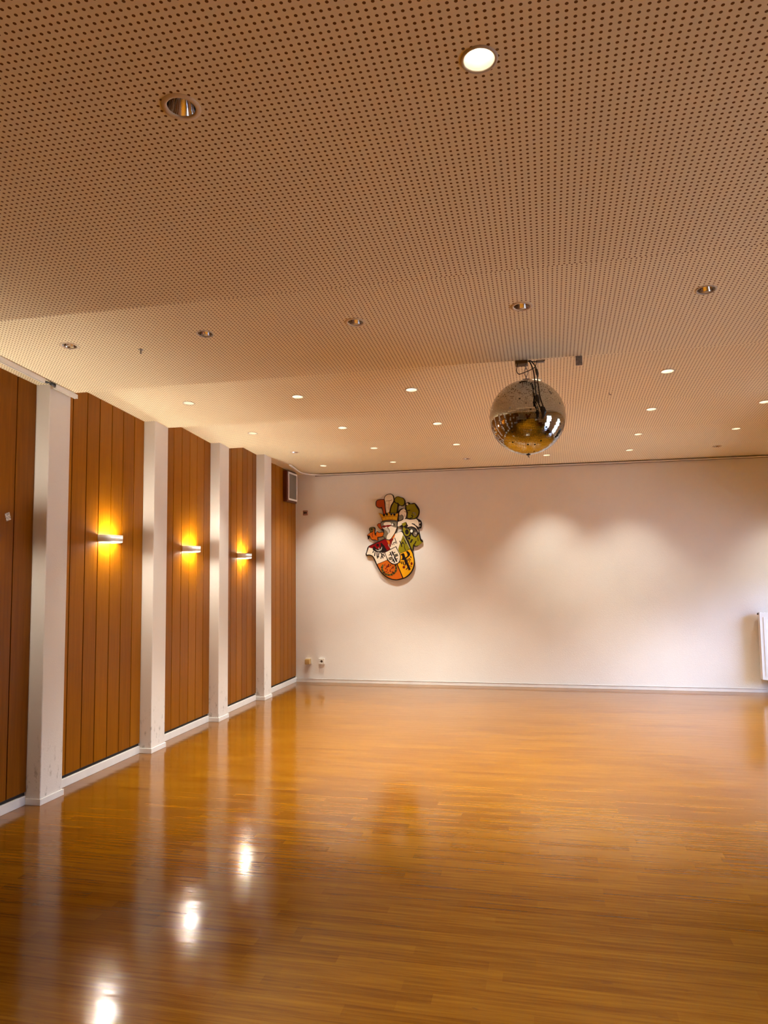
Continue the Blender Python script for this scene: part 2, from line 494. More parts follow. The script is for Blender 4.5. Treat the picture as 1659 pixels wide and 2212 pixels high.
  (2.0,'black',[(-0.016,-0.537),(-0.033,-0.523),(-0.055,-0.528),(-0.038,-0.542)],0),
  (2.3,'black',[(-0.023,-0.513),(-0.042,-0.522),(-0.053,-0.539),(-0.033,-0.531)],0),
  (2.3,'black',[(-0.018,-0.551),(-0.029,-0.534),(-0.048,-0.526),(-0.037,-0.544)],0),
  (2.0,'black',[(-0.03,-0.542),(-0.046,-0.527),(-0.068,-0.53),(-0.052,-0.545)],0),
  (2.3,'olive',[(-0.035,-0.517),(-0.055,-0.525),(-0.066,-0.542),(-0.046,-0.534)],0),
  (2.3,'olive',[(-0.028,-0.546),(-0.047,-0.536),(-0.067,-0.539),(-0.049,-0.549)],0),
  (2.0,'black',[(-0.043,-0.539),(-0.062,-0.528),(-0.083,-0.536),(-0.064,-0.547)],0),
  (2.3,'olive',[(-0.048,-0.519),(-0.068,-0.526),(-0.08,-0.543),(-0.06,-0.536)],0),
  (2.3,'olive',[(-0.043,-0.544),(-0.063,-0.538),(-0.083,-0.545),(-0.063,-0.551)],0),
  (2.0,'black',[(-0.058,-0.534),(-0.079,-0.528),(-0.097,-0.541),(-0.076,-0.547)],0),
  (2.3,'black',[(-0.057,-0.531),(-0.077,-0.525),(-0.097,-0.531),(-0.077,-0.537)],0),
  (2.3,'black',[(-0.058,-0.543),(-0.078,-0.538),(-0.098,-0.545),(-0.078,-0.55)],0),
  (2.0,'black',[(-0.073,-0.528),(-0.096,-0.527),(-0.11,-0.544),(-0.088,-0.545)],0),
  (2.3,'olive',[(-0.07,-0.527),(-0.091,-0.523),(-0.11,-0.531),(-0.089,-0.535)],0),
  (2.3,'olive',[(-0.075,-0.55),(-0.091,-0.536),(-0.112,-0.534),(-0.096,-0.548)],0),
  (2.0,'black',[(-0.087,-0.54),(-0.101,-0.523),(-0.124,-0.524),(-0.109,-0.541)],0),
  (2.3,'olive',[(-0.083,-0.522),(-0.104,-0.52),(-0.123,-0.529),(-0.102,-0.532)],0),
  (2.3,'olive',[(-0.092,-0.55),(-0.104,-0.533),(-0.124,-0.526),(-0.112,-0.543)],0),
  (2.0,'black',[(-0.111,-0.545),(-0.109,-0.523),(-0.126,-0.508),(-0.128,-0.53)],0),
  (2.3,'black',[(-0.097,-0.513),(-0.118,-0.515),(-0.133,-0.529),(-0.112,-0.526)],0),
  (2.3,'black',[(-0.109,-0.547),(-0.117,-0.528),(-0.135,-0.517),(-0.127,-0.536)],0),
  (2.0,'black',[(-0.111,-0.524),(-0.128,-0.51),(-0.15,-0.515),(-0.133,-0.529)],0),
  (2.3,'olive',[(-0.107,-0.52),(-0.124,-0.508),(-0.145,-0.508),(-0.128,-0.52)],0),
  (2.3,'olive',[(-0.121,-0.539),(-0.13,-0.521),(-0.148,-0.511),(-0.139,-0.529)],0),
  (2.0,'black',[(-0.124,-0.522),(-0.136,-0.503),(-0.158,-0.501),(-0.147,-0.519)],0),
  (2.3,'olive',[(-0.12,-0.518),(-0.132,-0.501),(-0.153,-0.495),(-0.14,-0.512)],0),
  (2.3,'olive',[(-0.136,-0.533),(-0.141,-0.513),(-0.157,-0.499),(-0.152,-0.519)],0),
  (2.0,'black',[(-0.14,-0.518),(-0.142,-0.496),(-0.162,-0.485),(-0.159,-0.507)],0),
  (2.3,'black',[(-0.134,-0.514),(-0.14,-0.494),(-0.156,-0.481),(-0.15,-0.501)],0),
  (2.3,'black',[(-0.143,-0.52),(-0.152,-0.501),(-0.17,-0.491),(-0.161,-0.51)],0),
  (2.0,'black',[(-0.14,-0.499),(-0.154,-0.482),(-0.177,-0.482),(-0.163,-0.499)],0),
  (2.3,'olive',[(-0.133,-0.491),(-0.151,-0.481),(-0.172,-0.484),(-0.154,-0.494)],0),
  (2.3,'olive',[(-0.172,-0.512),(-0.159,-0.496),(-0.158,-0.475),(-0.171,-0.492)],0),
  (2.0,'black',[(-0.161,-0.498),(-0.155,-0.477),(-0.169,-0.46),(-0.175,-0.481)],0),
  (2.3,'olive',[(-0.139,-0.483),(-0.156,-0.47),(-0.177,-0.47),(-0.16,-0.482)],0),
  (2.3,'olive',[(-0.169,-0.501),(-0.165,-0.481),(-0.174,-0.462),(-0.178,-0.482)],0),
  (2.0,'black',[(-0.156,-0.481),(-0.162,-0.46),(-0.182,-0.451),(-0.177,-0.473)],0),
  (2.3,'black',[(-0.148,-0.478),(-0.158,-0.46),(-0.177,-0.451),(-0.167,-0.469)],0),
  (2.3,'black',[(-0.169,-0.486),(-0.17,-0.466),(-0.184,-0.45),(-0.182,-0.47)],0),
  (2.0,'black',[(-0.175,-0.473),(-0.162,-0.455),(-0.169,-0.434),(-0.182,-0.452)],0),
  (2.3,'olive',[(-0.164,-0.472),(-0.158,-0.453),(-0.166,-0.433),(-0.171,-0.453)],0),
  (2.3,'olive',[(-0.196,-0.464),(-0.176,-0.46),(-0.162,-0.444),(-0.182,-0.449)],0),
  (2.0,'black',[(-0.18,-0.459),(-0.163,-0.444),(-0.165,-0.422),(-0.182,-0.437)],0),
  (2.3,'olive',[(-0.169,-0.46),(-0.159,-0.442),(-0.162,-0.421),(-0.172,-0.44)],0),
  (2.3,'olive',[(-0.177,-0.46),(-0.173,-0.439),(-0.183,-0.421),(-0.186,-0.441)],0),
  (2.0,'black',[(-0.169,-0.447),(-0.161,-0.426),(-0.174,-0.408),(-0.181,-0.429)],0),
  (2.3,'black',[(-0.17,-0.447),(-0.158,-0.431),(-0.157,-0.41),(-0.17,-0.427)],0),
  (2.3,'black',[(-0.196,-0.436),(-0.175,-0.432),(-0.161,-0.417),(-0.181,-0.421)],0),
  (2.0,'black',[(-0.171,-0.434),(-0.158,-0.417),(-0.164,-0.396),(-0.178,-0.413)],0),
  (2.3,'olive',[(-0.169,-0.435),(-0.155,-0.42),(-0.152,-0.399),(-0.167,-0.414)],0),
  (2.3,'olive',[(-0.191,-0.424),(-0.171,-0.418),(-0.158,-0.402),(-0.178,-0.408)],0),
  (2.0,'black',[(-0.178,-0.415),(-0.156,-0.41),(-0.147,-0.39),(-0.169,-0.395)],0),
  (2.3,'olive',[(-0.149,-0.424),(-0.15,-0.404),(-0.163,-0.387),(-0.162,-0.408)],0),
  (2.3,'olive',[(-0.179,-0.417),(-0.163,-0.403),(-0.159,-0.383),(-0.175,-0.397)],0),
  (2,'black',[(-0.083,-0.384),(-0.087,-0.409),(-0.079,-0.411),(-0.074,-0.386)],0),
  (2,'darkred',[(-0.009,-0.411),(-0.025,-0.43),(-0.019,-0.435),(-0.002,-0.416)],0),
  (2,'darkred',[(-0.141,-0.391),(-0.132,-0.414),(-0.124,-0.411),(-0.134,-0.388)],0),
  (2,'black',[(-0.088,-0.404),(-0.102,-0.425),(-0.095,-0.43),(-0.081,-0.409)],0),
  (2,'darkred',[(-0.01,-0.422),(-0.021,-0.445),(-0.013,-0.448),(-0.002,-0.425)],0),
  (2,'darkred',[(-0.128,-0.374),(-0.14,-0.396),(-0.133,-0.4),(-0.121,-0.377)],0),
  (2,'black',[(-0.046,-0.387),(-0.062,-0.407),(-0.055,-0.412),(-0.039,-0.392)],0),
  (2,'darkred',[(-0.086,-0.405),(-0.07,-0.424),(-0.063,-0.419),(-0.08,-0.4)],0),
  (2,'darkred',[(-0.132,-0.437),(-0.122,-0.46),(-0.114,-0.457),(-0.124,-0.434)],0),
  (2,'black',[(-0.09,-0.492),(-0.091,-0.518),(-0.083,-0.518),(-0.082,-0.493)],0),
  (2,'darkred',[(-0.103,-0.419),(-0.119,-0.439),(-0.112,-0.445),(-0.096,-0.425)],0),
  (2,'darkred',[(-0.094,-0.403),(-0.081,-0.425),(-0.074,-0.421),(-0.087,-0.399)],0),
  (2,'black',[(-0.026,-0.432),(-0.042,-0.451),(-0.036,-0.457),(-0.02,-0.437)],0),
  (2,'darkred',[(-0.104,-0.398),(-0.115,-0.421),(-0.107,-0.424),(-0.096,-0.401)],0),
  (2,'darkred',[(-0.107,-0.477),(-0.12,-0.499),(-0.112,-0.503),(-0.099,-0.481)],0),
  (2,'black',[(-0.138,-0.485),(-0.136,-0.51),(-0.128,-0.509),(-0.13,-0.484)],0),
  (2,'darkred',[(-0.021,-0.424),(-0.007,-0.445),(0,-0.441),(-0.013,-0.419)],0),
  (2,'darkred',[(-0.063,-0.47),(-0.054,-0.494),(-0.046,-0.491),(-0.055,-0.467)],0),
  (2,'black',[(-0.073,-0.379),(-0.083,-0.402),(-0.076,-0.405),(-0.065,-0.382)],0),
  (2,'darkred',[(-0.037,-0.486),(-0.023,-0.508),(-0.016,-0.503),(-0.03,-0.482)],0),
  (2,'darkred',[(-0.105,-0.453),(-0.094,-0.477),(-0.086,-0.473),(-0.097,-0.45)],0),
  (2,'black',[(-0.061,-0.471),(-0.06,-0.496),(-0.052,-0.496),(-0.052,-0.471)],0),
  (2,'darkred',[(-0.054,-0.454),(-0.063,-0.478),(-0.055,-0.481),(-0.046,-0.457)],0),
  (2,'darkred',[(-0.016,-0.489),(-0.031,-0.51),(-0.024,-0.515),(-0.009,-0.494)],0),
  (2,'black',[(-0.021,-0.491),(-0.015,-0.516),(-0.007,-0.514),(-0.013,-0.489)],0),
  (2,'darkred',[(-0.131,-0.48),(-0.144,-0.502),(-0.137,-0.506),(-0.124,-0.485)],0),
  (2,'black',[(0.121,-0.242),(0.136,-0.291),(0.158,-0.343),(0.179,-0.387),(0.213,-0.475),(0.242,-0.464),(0.208,-0.375),(0.186,-0.33),(0.164,-0.281),(0.151,-0.234)],0),
  (2,'black',[(0.097,-0.257),(0.112,-0.243),(0.141,-0.229),(0.155,-0.286),(0.172,-0.311),(0.153,-0.33),(0.093,-0.323),(0.117,-0.315),(0.124,-0.292),(0.118,-0.266)],1),
  (2,'black',[(0.178,-0.209),(0.196,-0.2),(0.228,-0.226),(0.235,-0.262),(0.201,-0.293),(0.169,-0.321),(0.163,-0.299),(0.198,-0.271),(0.197,-0.243)],1),
  (2,'black',[(0.08,-0.343),(0.086,-0.374),(0.096,-0.372),(0.09,-0.341)],0),
  (2,'black',[(0.098,-0.351),(0.113,-0.389),(0.126,-0.384),(0.11,-0.346)],0),
  (2,'black',[(0.123,-0.351),(0.142,-0.404),(0.155,-0.4),(0.136,-0.346)],0),
  (2,'black',[(0.149,-0.338),(0.167,-0.395),(0.178,-0.392),(0.16,-0.335)],0),
  (2,'black',[(0.183,-0.32),(0.199,-0.352),(0.208,-0.347),(0.193,-0.316)],0),
  (2,'black',[(0.2,-0.315),(0.228,-0.359),(0.237,-0.354),(0.209,-0.309)],0),
  (2,'black',[(0.215,-0.306),(0.237,-0.338),(0.248,-0.331),(0.226,-0.299)],0),
  (2,'black',[(0.234,-0.277),(0.247,-0.306),(0.259,-0.3),(0.246,-0.272)],0),
  (2,'black',[(0.176,-0.371),(0.153,-0.402),(0.163,-0.409),(0.186,-0.378)],0),
  (2,'black',[(0.195,-0.434),(0.169,-0.462),(0.177,-0.469),(0.203,-0.441)],0),
  (2,'brown',[(0.197,-0.376),(0.232,-0.373),(0.232,-0.365),(0.197,-0.367)],0),
  (2,'brown',[(0.214,-0.41),(0.259,-0.427),(0.262,-0.42),(0.217,-0.403)],0),
  (2,'darkred',[(0.163,-0.429),(0.161,-0.437),(0.156,-0.443),(0.149,-0.447),(0.14,-0.447),(0.133,-0.443),(0.128,-0.437),(0.126,-0.429),(0.128,-0.421),(0.133,-0.415),(0.141,-0.411),(0.149,-0.411),(0.156,-0.415),(0.162,-0.421)],0),
  (2,'darkred',[(0.271,-0.382),(0.269,-0.391),(0.265,-0.399),(0.259,-0.403),(0.252,-0.403),(0.247,-0.399),(0.243,-0.391),(0.241,-0.382),(0.243,-0.372),(0.247,-0.364),(0.253,-0.36),(0.26,-0.36),(0.265,-0.365),(0.269,-0.372)],0),
 ],
 'inner_shield': [
  ('plate','black',[(-0.137,-0.213),(0.037,-0.131),(0.067,-0.198),(0.096,-0.256),(0.1,-0.305),(0.08,-0.362),(0.036,-0.391),(-0.02,-0.386),(-0.073,-0.349),(-0.109,-0.288)],1),
  (1,'white',[(-0.126,-0.221),(0.029,-0.145),(0.058,-0.198),(0.087,-0.259),(0.09,-0.305),(0.072,-0.353),(0.032,-0.378),(-0.015,-0.375),(-0.064,-0.34),(-0.098,-0.288)],1),
  (2,'black',[(-0.035,-0.208),(-0.014,-0.263),(0.006,-0.256),(-0.015,-0.2)],0),
  (2,'black',[(0.002,-0.292),(0.033,-0.355),(0.053,-0.346),(0.022,-0.282)],0),
  (2,'black',[(-0.059,-0.218),(-0.036,-0.274),(-0.016,-0.267),(-0.039,-0.21)],0),
  (2,'black',[(-0.021,-0.313),(0.004,-0.369),(0.024,-0.36),(-0.001,-0.304)],0),
  (2,'black',[(-0.068,-0.264),(-0.037,-0.247),(-0.043,-0.237),(-0.074,-0.254)],0),
  (2,'black',[(-0.004,-0.237),(0.025,-0.218),(0.019,-0.209),(-0.011,-0.227)],0),
  (2,'black',[(0,-0.265),(0.059,-0.247),(0.055,-0.237),(-0.003,-0.255)],0),
  (2,'black',[(0.007,-0.289),(0.066,-0.269),(0.062,-0.259),(0.003,-0.279)],0),
  (2,'black',[(-0.075,-0.305),(-0.016,-0.288),(-0.019,-0.277),(-0.078,-0.295)],0),
  (2,'black',[(-0.062,-0.329),(-0.009,-0.314),(-0.012,-0.304),(-0.065,-0.319)],0),
  (2,'black',[(-0.029,-0.35),(-0.003,-0.34),(-0.008,-0.328),(-0.034,-0.339)],0),
  (2,'black',[(0.03,-0.326),(0.061,-0.31),(0.055,-0.3),(0.024,-0.315)],0),
  (1.5,'grey',[(0.002,-0.279),(0.064,-0.26),(0.06,-0.248),(-0.002,-0.266)],0),
  (1.5,'grey',[(-0.07,-0.319),(-0.011,-0.301),(-0.015,-0.289),(-0.074,-0.306)],0),
  (3,'lightwhite',[(-0.042,-0.21),(-0.014,-0.282),(0.024,-0.362),(0.032,-0.359),(-0.006,-0.279),(-0.034,-0.207)],0),
 ],
 'red_plume': [
  ('plate','black',[(-0.258,0.482),(-0.253,0.516),(-0.232,0.539),(-0.189,0.547),(-0.13,0.546),(-0.116,0.473),(-0.111,0.409),(-0.104,0.329),(-0.147,0.318),(-0.16,0.379),(-0.176,0.421),(-0.207,0.418),(-0.236,0.431),(-0.254,0.454)],1),
  (1,'scarlet',[(-0.245,0.482),(-0.243,0.51),(-0.226,0.531),(-0.185,0.538),(-0.134,0.536),(-0.127,0.474),(-0.121,0.405),(-0.115,0.333),(-0.139,0.326),(-0.148,0.378),(-0.164,0.435),(-0.203,0.427),(-0.229,0.439),(-0.244,0.457)],1),
 ],
 'white_plume': [
  ('plate','black',[(-0.132,0.558),(-0.119,0.59),(-0.086,0.613),(-0.033,0.618),(0.002,0.599),(0.015,0.561),(0.017,0.521),(0.002,0.486),(-0.023,0.451),(-0.04,0.399),(-0.049,0.343),(-0.108,0.345),(-0.118,0.441),(-0.121,0.506),(-0.131,0.53)],1),
  (1,'white',[(-0.124,0.554),(-0.111,0.586),(-0.078,0.607),(-0.033,0.609),(-0.007,0.592),(0.003,0.558),(0.005,0.522),(-0.01,0.49),(-0.035,0.451),(-0.052,0.387),(-0.061,0.348),(-0.099,0.349),(-0.109,0.425),(-0.112,0.497),(-0.122,0.534)],1),
  (2,'brown',[(-0.108,0.516),(-0.058,0.516),(-0.033,0.519),(-0.012,0.532),(-0.015,0.537),(-0.035,0.525),(-0.059,0.522),(-0.108,0.522)],0),
  (2,'brown',[(-0.059,0.516),(-0.063,0.388),(-0.057,0.388),(-0.054,0.515)],0),
  (2,'silver',[(-0.104,0.471),(-0.066,0.462),(-0.065,0.466),(-0.104,0.475)],0),
  (2,'silver',[(-0.103,0.423),(-0.066,0.418),(-0.066,0.422),(-0.102,0.427)],0),
 ],
 'green_plume': [
  ('plate','black',[(0.017,0.537),(0.035,0.567),(0.073,0.58),(0.115,0.565),(0.147,0.555),(0.173,0.52),(0.177,0.484),(0.162,0.451),(0.123,0.437),(0.091,0.449),(0.077,0.433),(0.068,0.38),(0.071,0.34),(-0.051,0.341),(-0.042,0.403),(-0.021,0.454),(0.008,0.5)],1),
  (1,'green',[(0.025,0.533),(0.04,0.558),(0.072,0.571),(0.109,0.558),(0.141,0.547),(0.159,0.517),(0.16,0.485),(0.148,0.455),(0.119,0.448),(0.091,0.463),(0.071,0.488),(0.047,0.488),(0.029,0.509)],1),
  (1,'green',[(0.015,0.497),(0.043,0.476),(0.061,0.472),(0.058,0.42),(0.047,0.345),(-0.04,0.347),(-0.031,0.403),(-0.015,0.45)],1),
  (2,'olive',[(0.028,0.469),(0.015,0.406),(0.01,0.35),(0.015,0.349),(0.02,0.405),(0.033,0.468)],0),
 ],
 'crown': [
  ('plate','brown',[(-0.214,0.35),(-0.153,0.33),(-0.11,0.33),(-0.065,0.36),(-0.043,0.328),(0.029,0.333),(0.077,0.344),(0.069,0.3),(0.058,0.225),(-0.021,0.239),(-0.091,0.237),(-0.162,0.229),(-0.177,0.287)],1),
  (1,'gold',[(-0.209,0.345),(-0.153,0.324),(-0.11,0.324),(-0.065,0.354),(-0.045,0.322),(0.029,0.328),(0.073,0.337),(0.065,0.3),(0.053,0.238),(-0.021,0.251),(-0.091,0.249),(-0.155,0.238),(-0.17,0.287)],1),
  (2,'black',[(-0.118,0.315),(-0.12,0.307),(-0.125,0.301),(-0.131,0.298),(-0.138,0.298),(-0.145,0.302),(-0.149,0.308),(-0.151,0.316),(-0.149,0.324),(-0.145,0.33),(-0.138,0.334),(-0.131,0.334),(-0.124,0.33),(-0.12,0.323)],0),
  (2,'black',[(-0.076,0.323),(-0.077,0.315),(-0.081,0.309),(-0.087,0.306),(-0.094,0.306),(-0.1,0.31),(-0.104,0.316),(-0.105,0.324),(-0.104,0.332),(-0.099,0.338),(-0.093,0.342),(-0.087,0.342),(-0.081,0.338),(-0.077,0.331)],0),
  (2,'black',[(-0.014,0.32),(-0.016,0.313),(-0.019,0.308),(-0.024,0.305),(-0.029,0.306),(-0.034,0.309),(-0.038,0.314),(-0.039,0.321),(-0.037,0.327),(-0.034,0.332),(-0.029,0.335),(-0.024,0.335),(-0.019,0.332),(-0.015,0.327)],0),
  (2,'black',[(0.035,0.317),(0.034,0.31),(0.029,0.304),(0.022,0.301),(0.014,0.301),(0.007,0.305),(0.003,0.311),(0.001,0.318),(0.003,0.325),(0.008,0.331),(0.015,0.334),(0.022,0.334),(0.029,0.33),(0.034,0.324)],0),
  (2,'brown',[(-0.163,0.279),(-0.102,0.292),(-0.021,0.293),(0.06,0.285),(0.061,0.29),(-0.021,0.298),(-0.102,0.298),(-0.164,0.285)],0),
  (2,'brown',[(-0.062,0.28),(-0.062,0.254),(-0.058,0.254),(-0.057,0.28)],0),
  (2,'brown',[(-0.011,0.278),(-0.011,0.254),(-0.007,0.254),(-0.007,0.278)],0),
  (2,'brown',[(-0.113,0.277),(-0.109,0.253),(-0.105,0.253),(-0.109,0.277)],0),
 ],
 'helmet': [
  ('plate','black',[(-0.18,0.225),(-0.036,0.228),(0.055,0.216),(0.058,0.136),(0.028,0.057),(-0.03,-0.024),(-0.064,-0.045),(-0.106,-0.04),(-0.13,-0.006),(-0.163,0.007),(-0.143,0.058),(-0.149,0.109),(-0.174,0.138),(-0.187,0.184)],1),
  (1,'grey',[(-0.173,0.218),(-0.036,0.221),(0.048,0.213),(0.05,0.136),(0.022,0.061),(-0.036,-0.021),(-0.066,-0.038),(-0.103,-0.034),(-0.124,-0.003),(-0.153,0.014),(-0.134,0.058),(-0.14,0.109),(-0.168,0.142),(-0.179,0.183)],1),
  (2,'white',[(-0.141,0.192),(-0.111,0.215),(-0.046,0.21),(-0.03,0.186),(-0.039,0.172),(-0.112,0.167),(-0.138,0.173)],1),
  (2,'white',[(-0.08,0.138),(-0.037,0.156),(0.011,0.139),(0.045,0.132),(0.017,0.061),(-0.036,-0.016),(-0.069,-0.034),(-0.098,-0.023),(-0.098,0.009),(-0.081,0.041),(-0.051,0.072),(-0.057,0.11)],1),
  (2,'silver',[(-0.161,0.13),(-0.115,0.143),(-0.07,0.107),(-0.06,0.072),(-0.076,0.041),(-0.084,0.069),(-0.103,0.094)],1),
  (2.5,'darkred',[(-0.174,0.162),(-0.112,0.166),(-0.086,0.172),(-0.04,0.174),(-0.03,0.164),(-0.08,0.141),(-0.125,0.136),(-0.158,0.141)],1),
  (3,'lightwhite',[(0.002,0.178),(0,0.172),(-0.004,0.167),(-0.009,0.165),(-0.016,0.165),(-0.021,0.168),(-0.025,0.173),(-0.027,0.179),(-0.025,0.185),(-0.021,0.19),(-0.015,0.192),(-0.009,0.192),(-0.003,0.189),(0.001,0.184)],0),
  (2,'black',[(-0.003,0.192),(0.008,0.16),(0.022,0.165),(0.011,0.197)],0),
  (3,'white',[(-0.122,0.144),(-0.089,0.149),(-0.093,0.133),(-0.116,0.131)],0),
 ],
 'red_mantling': [
  ('plate','black',[(-0.243,0.177),(-0.221,0.2),(-0.185,0.203),(-0.167,0.167),(-0.155,0.113),(-0.133,0.098),(-0.132,0.066),(-0.186,0.111),(-0.222,0.141)],1),
  (1,'scarlet',[(-0.235,0.176),(-0.217,0.195),(-0.187,0.198),(-0.171,0.164),(-0.164,0.118),(-0.186,0.121),(-0.215,0.145)],1),
  ('plate','black',[(-0.39,0.035),(-0.348,0.071),(-0.344,0.08),(-0.359,0.111),(-0.348,0.141),(-0.315,0.151),(-0.277,0.147),(-0.266,0.122),(-0.272,0.074),(-0.261,0.054),(-0.252,0.078),(-0.234,0.088),(-0.213,0.069),(-0.142,0.079),(-0.135,0.048),(-0.16,0.004),(-0.228,-0.004),(-0.227,-0.028),(-0.231,-0.054),(-0.265,-0.043),(-0.319,-0.039),(-0.343,-0.001),(-0.358,0.018),(-0.361,-0.004),(-0.377,-0.024),(-0.382,0.009)],1),
  (1,'orange',[(-0.382,0.035),(-0.343,0.066),(-0.303,0.078),(-0.289,0.125),(-0.279,0.122),(-0.28,0.071),(-0.261,0.025),(-0.247,0.073),(-0.234,0.081),(-0.215,0.063),(-0.151,0.071),(-0.146,0.048),(-0.166,0.014),(-0.238,0.007),(-0.238,-0.02),(-0.232,-0.049),(-0.265,-0.032),(-0.317,-0.028),(-0.335,0.002),(-0.353,0.034),(-0.373,0.028)],1),
  (2,'olive',[(-0.349,0.108),(-0.34,0.135),(-0.312,0.143),(-0.284,0.138),(-0.294,0.103),(-0.319,0.081),(-0.339,0.086)],1),
  (3,'black',[(-0.306,0.119),(-0.307,0.114),(-0.311,0.109),(-0.316,0.107),(-0.322,0.107),(-0.327,0.11),(-0.331,0.114),(-0.332,0.12),(-0.331,0.125),(-0.327,0.13),(-0.322,0.132),(-0.316,0.132),(-0.311,0.129),(-0.307,0.125)],0),
  (2,'darkred',[(-0.312,0.066),(-0.318,0.026),(-0.304,-0.001),(-0.297,0.003),(-0.309,0.027),(-0.304,0.064)],0),
  (2,'black',[(-0.281,0.07),(-0.274,0.037),(-0.254,0.019),(-0.249,0.025),(-0.267,0.04),(-0.273,0.071)],0),
 ],
 'green_mantling': [
  ('plate','black',[(0.057,0.23),(0.059,0.295),(0.075,0.366),(0.119,0.404),(0.17,0.399),(0.176,0.478),(0.222,0.492),(0.255,0.468),(0.314,0.476),(0.375,0.393),(0.375,0.314),(0.342,0.258),(0.397,0.224),(0.409,0.171),(0.397,0.118),(0.361,0.112),(0.379,0.03),(0.393,-0.033),(0.412,-0.049),(0.419,-0.077),(0.372,-0.115),(0.332,-0.141),(0.289,-0.142),(0.281,-0.205),(0.231,-0.137),(0.168,-0.001),(0.126,0.089),(0.112,0.136),(0.056,0.148)],1),
  (1,'green',[(0.189,0.435),(0.231,0.459),(0.282,0.46),(0.308,0.465),(0.327,0.429),(0.361,0.372),(0.365,0.344),(0.354,0.303),(0.328,0.271),(0.286,0.256),(0.238,0.257),(0.207,0.272),(0.213,0.349),(0.199,0.368),(0.195,0.406)],1),
  (2,'grey',[(0.279,0.332),(0.302,0.329),(0.312,0.316),(0.302,0.303),(0.316,0.294),(0.329,0.317),(0.31,0.343),(0.282,0.348)],0),
  (2,'black',[(0.26,0.29),(0.278,0.289),(0.272,0.276),(0.232,0.263),(0.236,0.251),(0.28,0.265),(0.289,0.296),(0.262,0.303)],0),
  (2,'black',[(0.201,0.366),(0.246,0.37),(0.245,0.381),(0.2,0.377)],0),
  (2,'black',[(0.271,0.34),(0.274,0.313),(0.258,0.299),(0.263,0.294),(0.28,0.311),(0.277,0.341)],0),
  (2,'white',[(0.22,0.463),(0.219,0.456),(0.214,0.451),(0.207,0.448),(0.2,0.449),(0.193,0.452),(0.188,0.457),(0.187,0.464),(0.188,0.47),(0.193,0.476),(0.2,0.478),(0.207,0.478),(0.214,0.475),(0.219,0.47)],0),
  (1.5,'white',[(0.06,0.152),(0.067,0.216),(0.118,0.23),(0.145,0.249),(0.148,0.296),(0.119,0.318),(0.09,0.304),(0.088,0.339),(0.113,0.38),(0.159,0.401),(0.18,0.375),(0.189,0.324),(0.178,0.273),(0.163,0.251),(0.196,0.251),(0.244,0.24),(0.318,0.247),(0.329,0.252),(0.356,0.222),(0.368,0.186),(0.364,0.129),(0.332,0.155),(0.284,0.169),(0.226,0.145),(0.207,0.165),(0.185,0.21),(0.143,0.198),(0.117,0.167),(0.078,0.149)],1),
  (2,'brown',[(0.16,0.356),(0.182,0.346),(0.186,0.353),(0.163,0.363)],0),
  (2,'brown',[(0.161,0.318),(0.167,0.279),(0.173,0.28),(0.167,0.319)],0),
  (1,'grey',[(0.08,0.289),(0.099,0.307),(0.125,0.31),(0.141,0.29),(0.131,0.252),(0.082,0.231)],1),
  (2,'green',[(0.117,0.188),(0.176,0.208),(0.183,0.17),(0.146,0.146)],0),
  (2,'green',[(0.142,0.139),(0.171,0.123),(0.176,0.094),(0.148,0.063),(0.134,0.095)],1),
  (1.7,'white',[(0.2,0.135),(0.258,0.146),(0.306,0.132),(0.338,0.103),(0.361,0.052),(0.358,0.09),(0.351,0.118),(0.316,0.151),(0.272,0.168),(0.213,0.154)],1),
  (3,'black',[(0.264,0.177),(0.293,0.171),(0.329,0.134),(0.347,0.093),(0.36,0.099),(0.341,0.142),(0.301,0.183),(0.267,0.191)],0),
  (2,'darkgrey',[(0.224,0.109),(0.266,0.102),(0.3,0.078),(0.334,0.044),(0.353,0.061),(0.317,0.097),(0.276,0.126),(0.228,0.134)],0),
  (1.5,'green',[(0.238,0.061),(0.233,0.039),(0.221,0.021),(0.203,0.011),(0.184,0.011),(0.167,0.022),(0.155,0.04),(0.151,0.063),(0.156,0.086),(0.168,0.104),(0.185,0.113),(0.205,0.113),(0.222,0.102),(0.234,0.084)],0),
  (2,'black',[(0.222,0.068),(0.219,0.051),(0.211,0.038),(0.2,0.031),(0.188,0.032),(0.177,0.039),(0.17,0.053),(0.167,0.069),(0.17,0.086),(0.178,0.099),(0.189,0.106),(0.201,0.105),(0.212,0.098),(0.219,0.084)],0),
  (3,'lightwhite',[(0.279,0.079),(0.277,0.07),(0.272,0.062),(0.264,0.058),(0.256,0.058),(0.249,0.063),(0.244,0.07),(0.242,0.08),(0.244,0.09),(0.249,0.097),(0.257,0.101),(0.265,0.101),(0.272,0.097),(0.277,0.089)],0),
  (1.5,'green',[(0.258,0.035),(0.282,0.003),(0.32,-0.015),(0.346,0.011),(0.362,0.036),(0.38,-0.046),(0.396,-0.073),(0.416,-0.081),(0.395,-0.1),(0.363,-0.124),(0.318,-0.132),(0.296,-0.114),(0.275,-0.154),(0.271,-0.192),(0.241,-0.135),(0.216,-0.074),(0.2,-0.027),(0.211,-0.002),(0.243,0.004)],1),
  (2,'black',[(0.262,-0.032),(0.233,-0.082),(0.251,-0.093),(0.281,-0.043)],0),
  (2,'black',[(0.318,-0.061),(0.303,-0.091),(0.278,-0.12),(0.271,-0.169),(0.285,-0.171),(0.291,-0.126),(0.315,-0.099),(0.33,-0.067)],0),
  (2,'black',[(0.345,-0.018),(0.35,-0.065),(0.359,-0.064),(0.353,-0.017)],0),
  (2,'black',[(0.201,-0.048),(0.226,-0.118),(0.238,-0.114),(0.213,-0.044)],0),
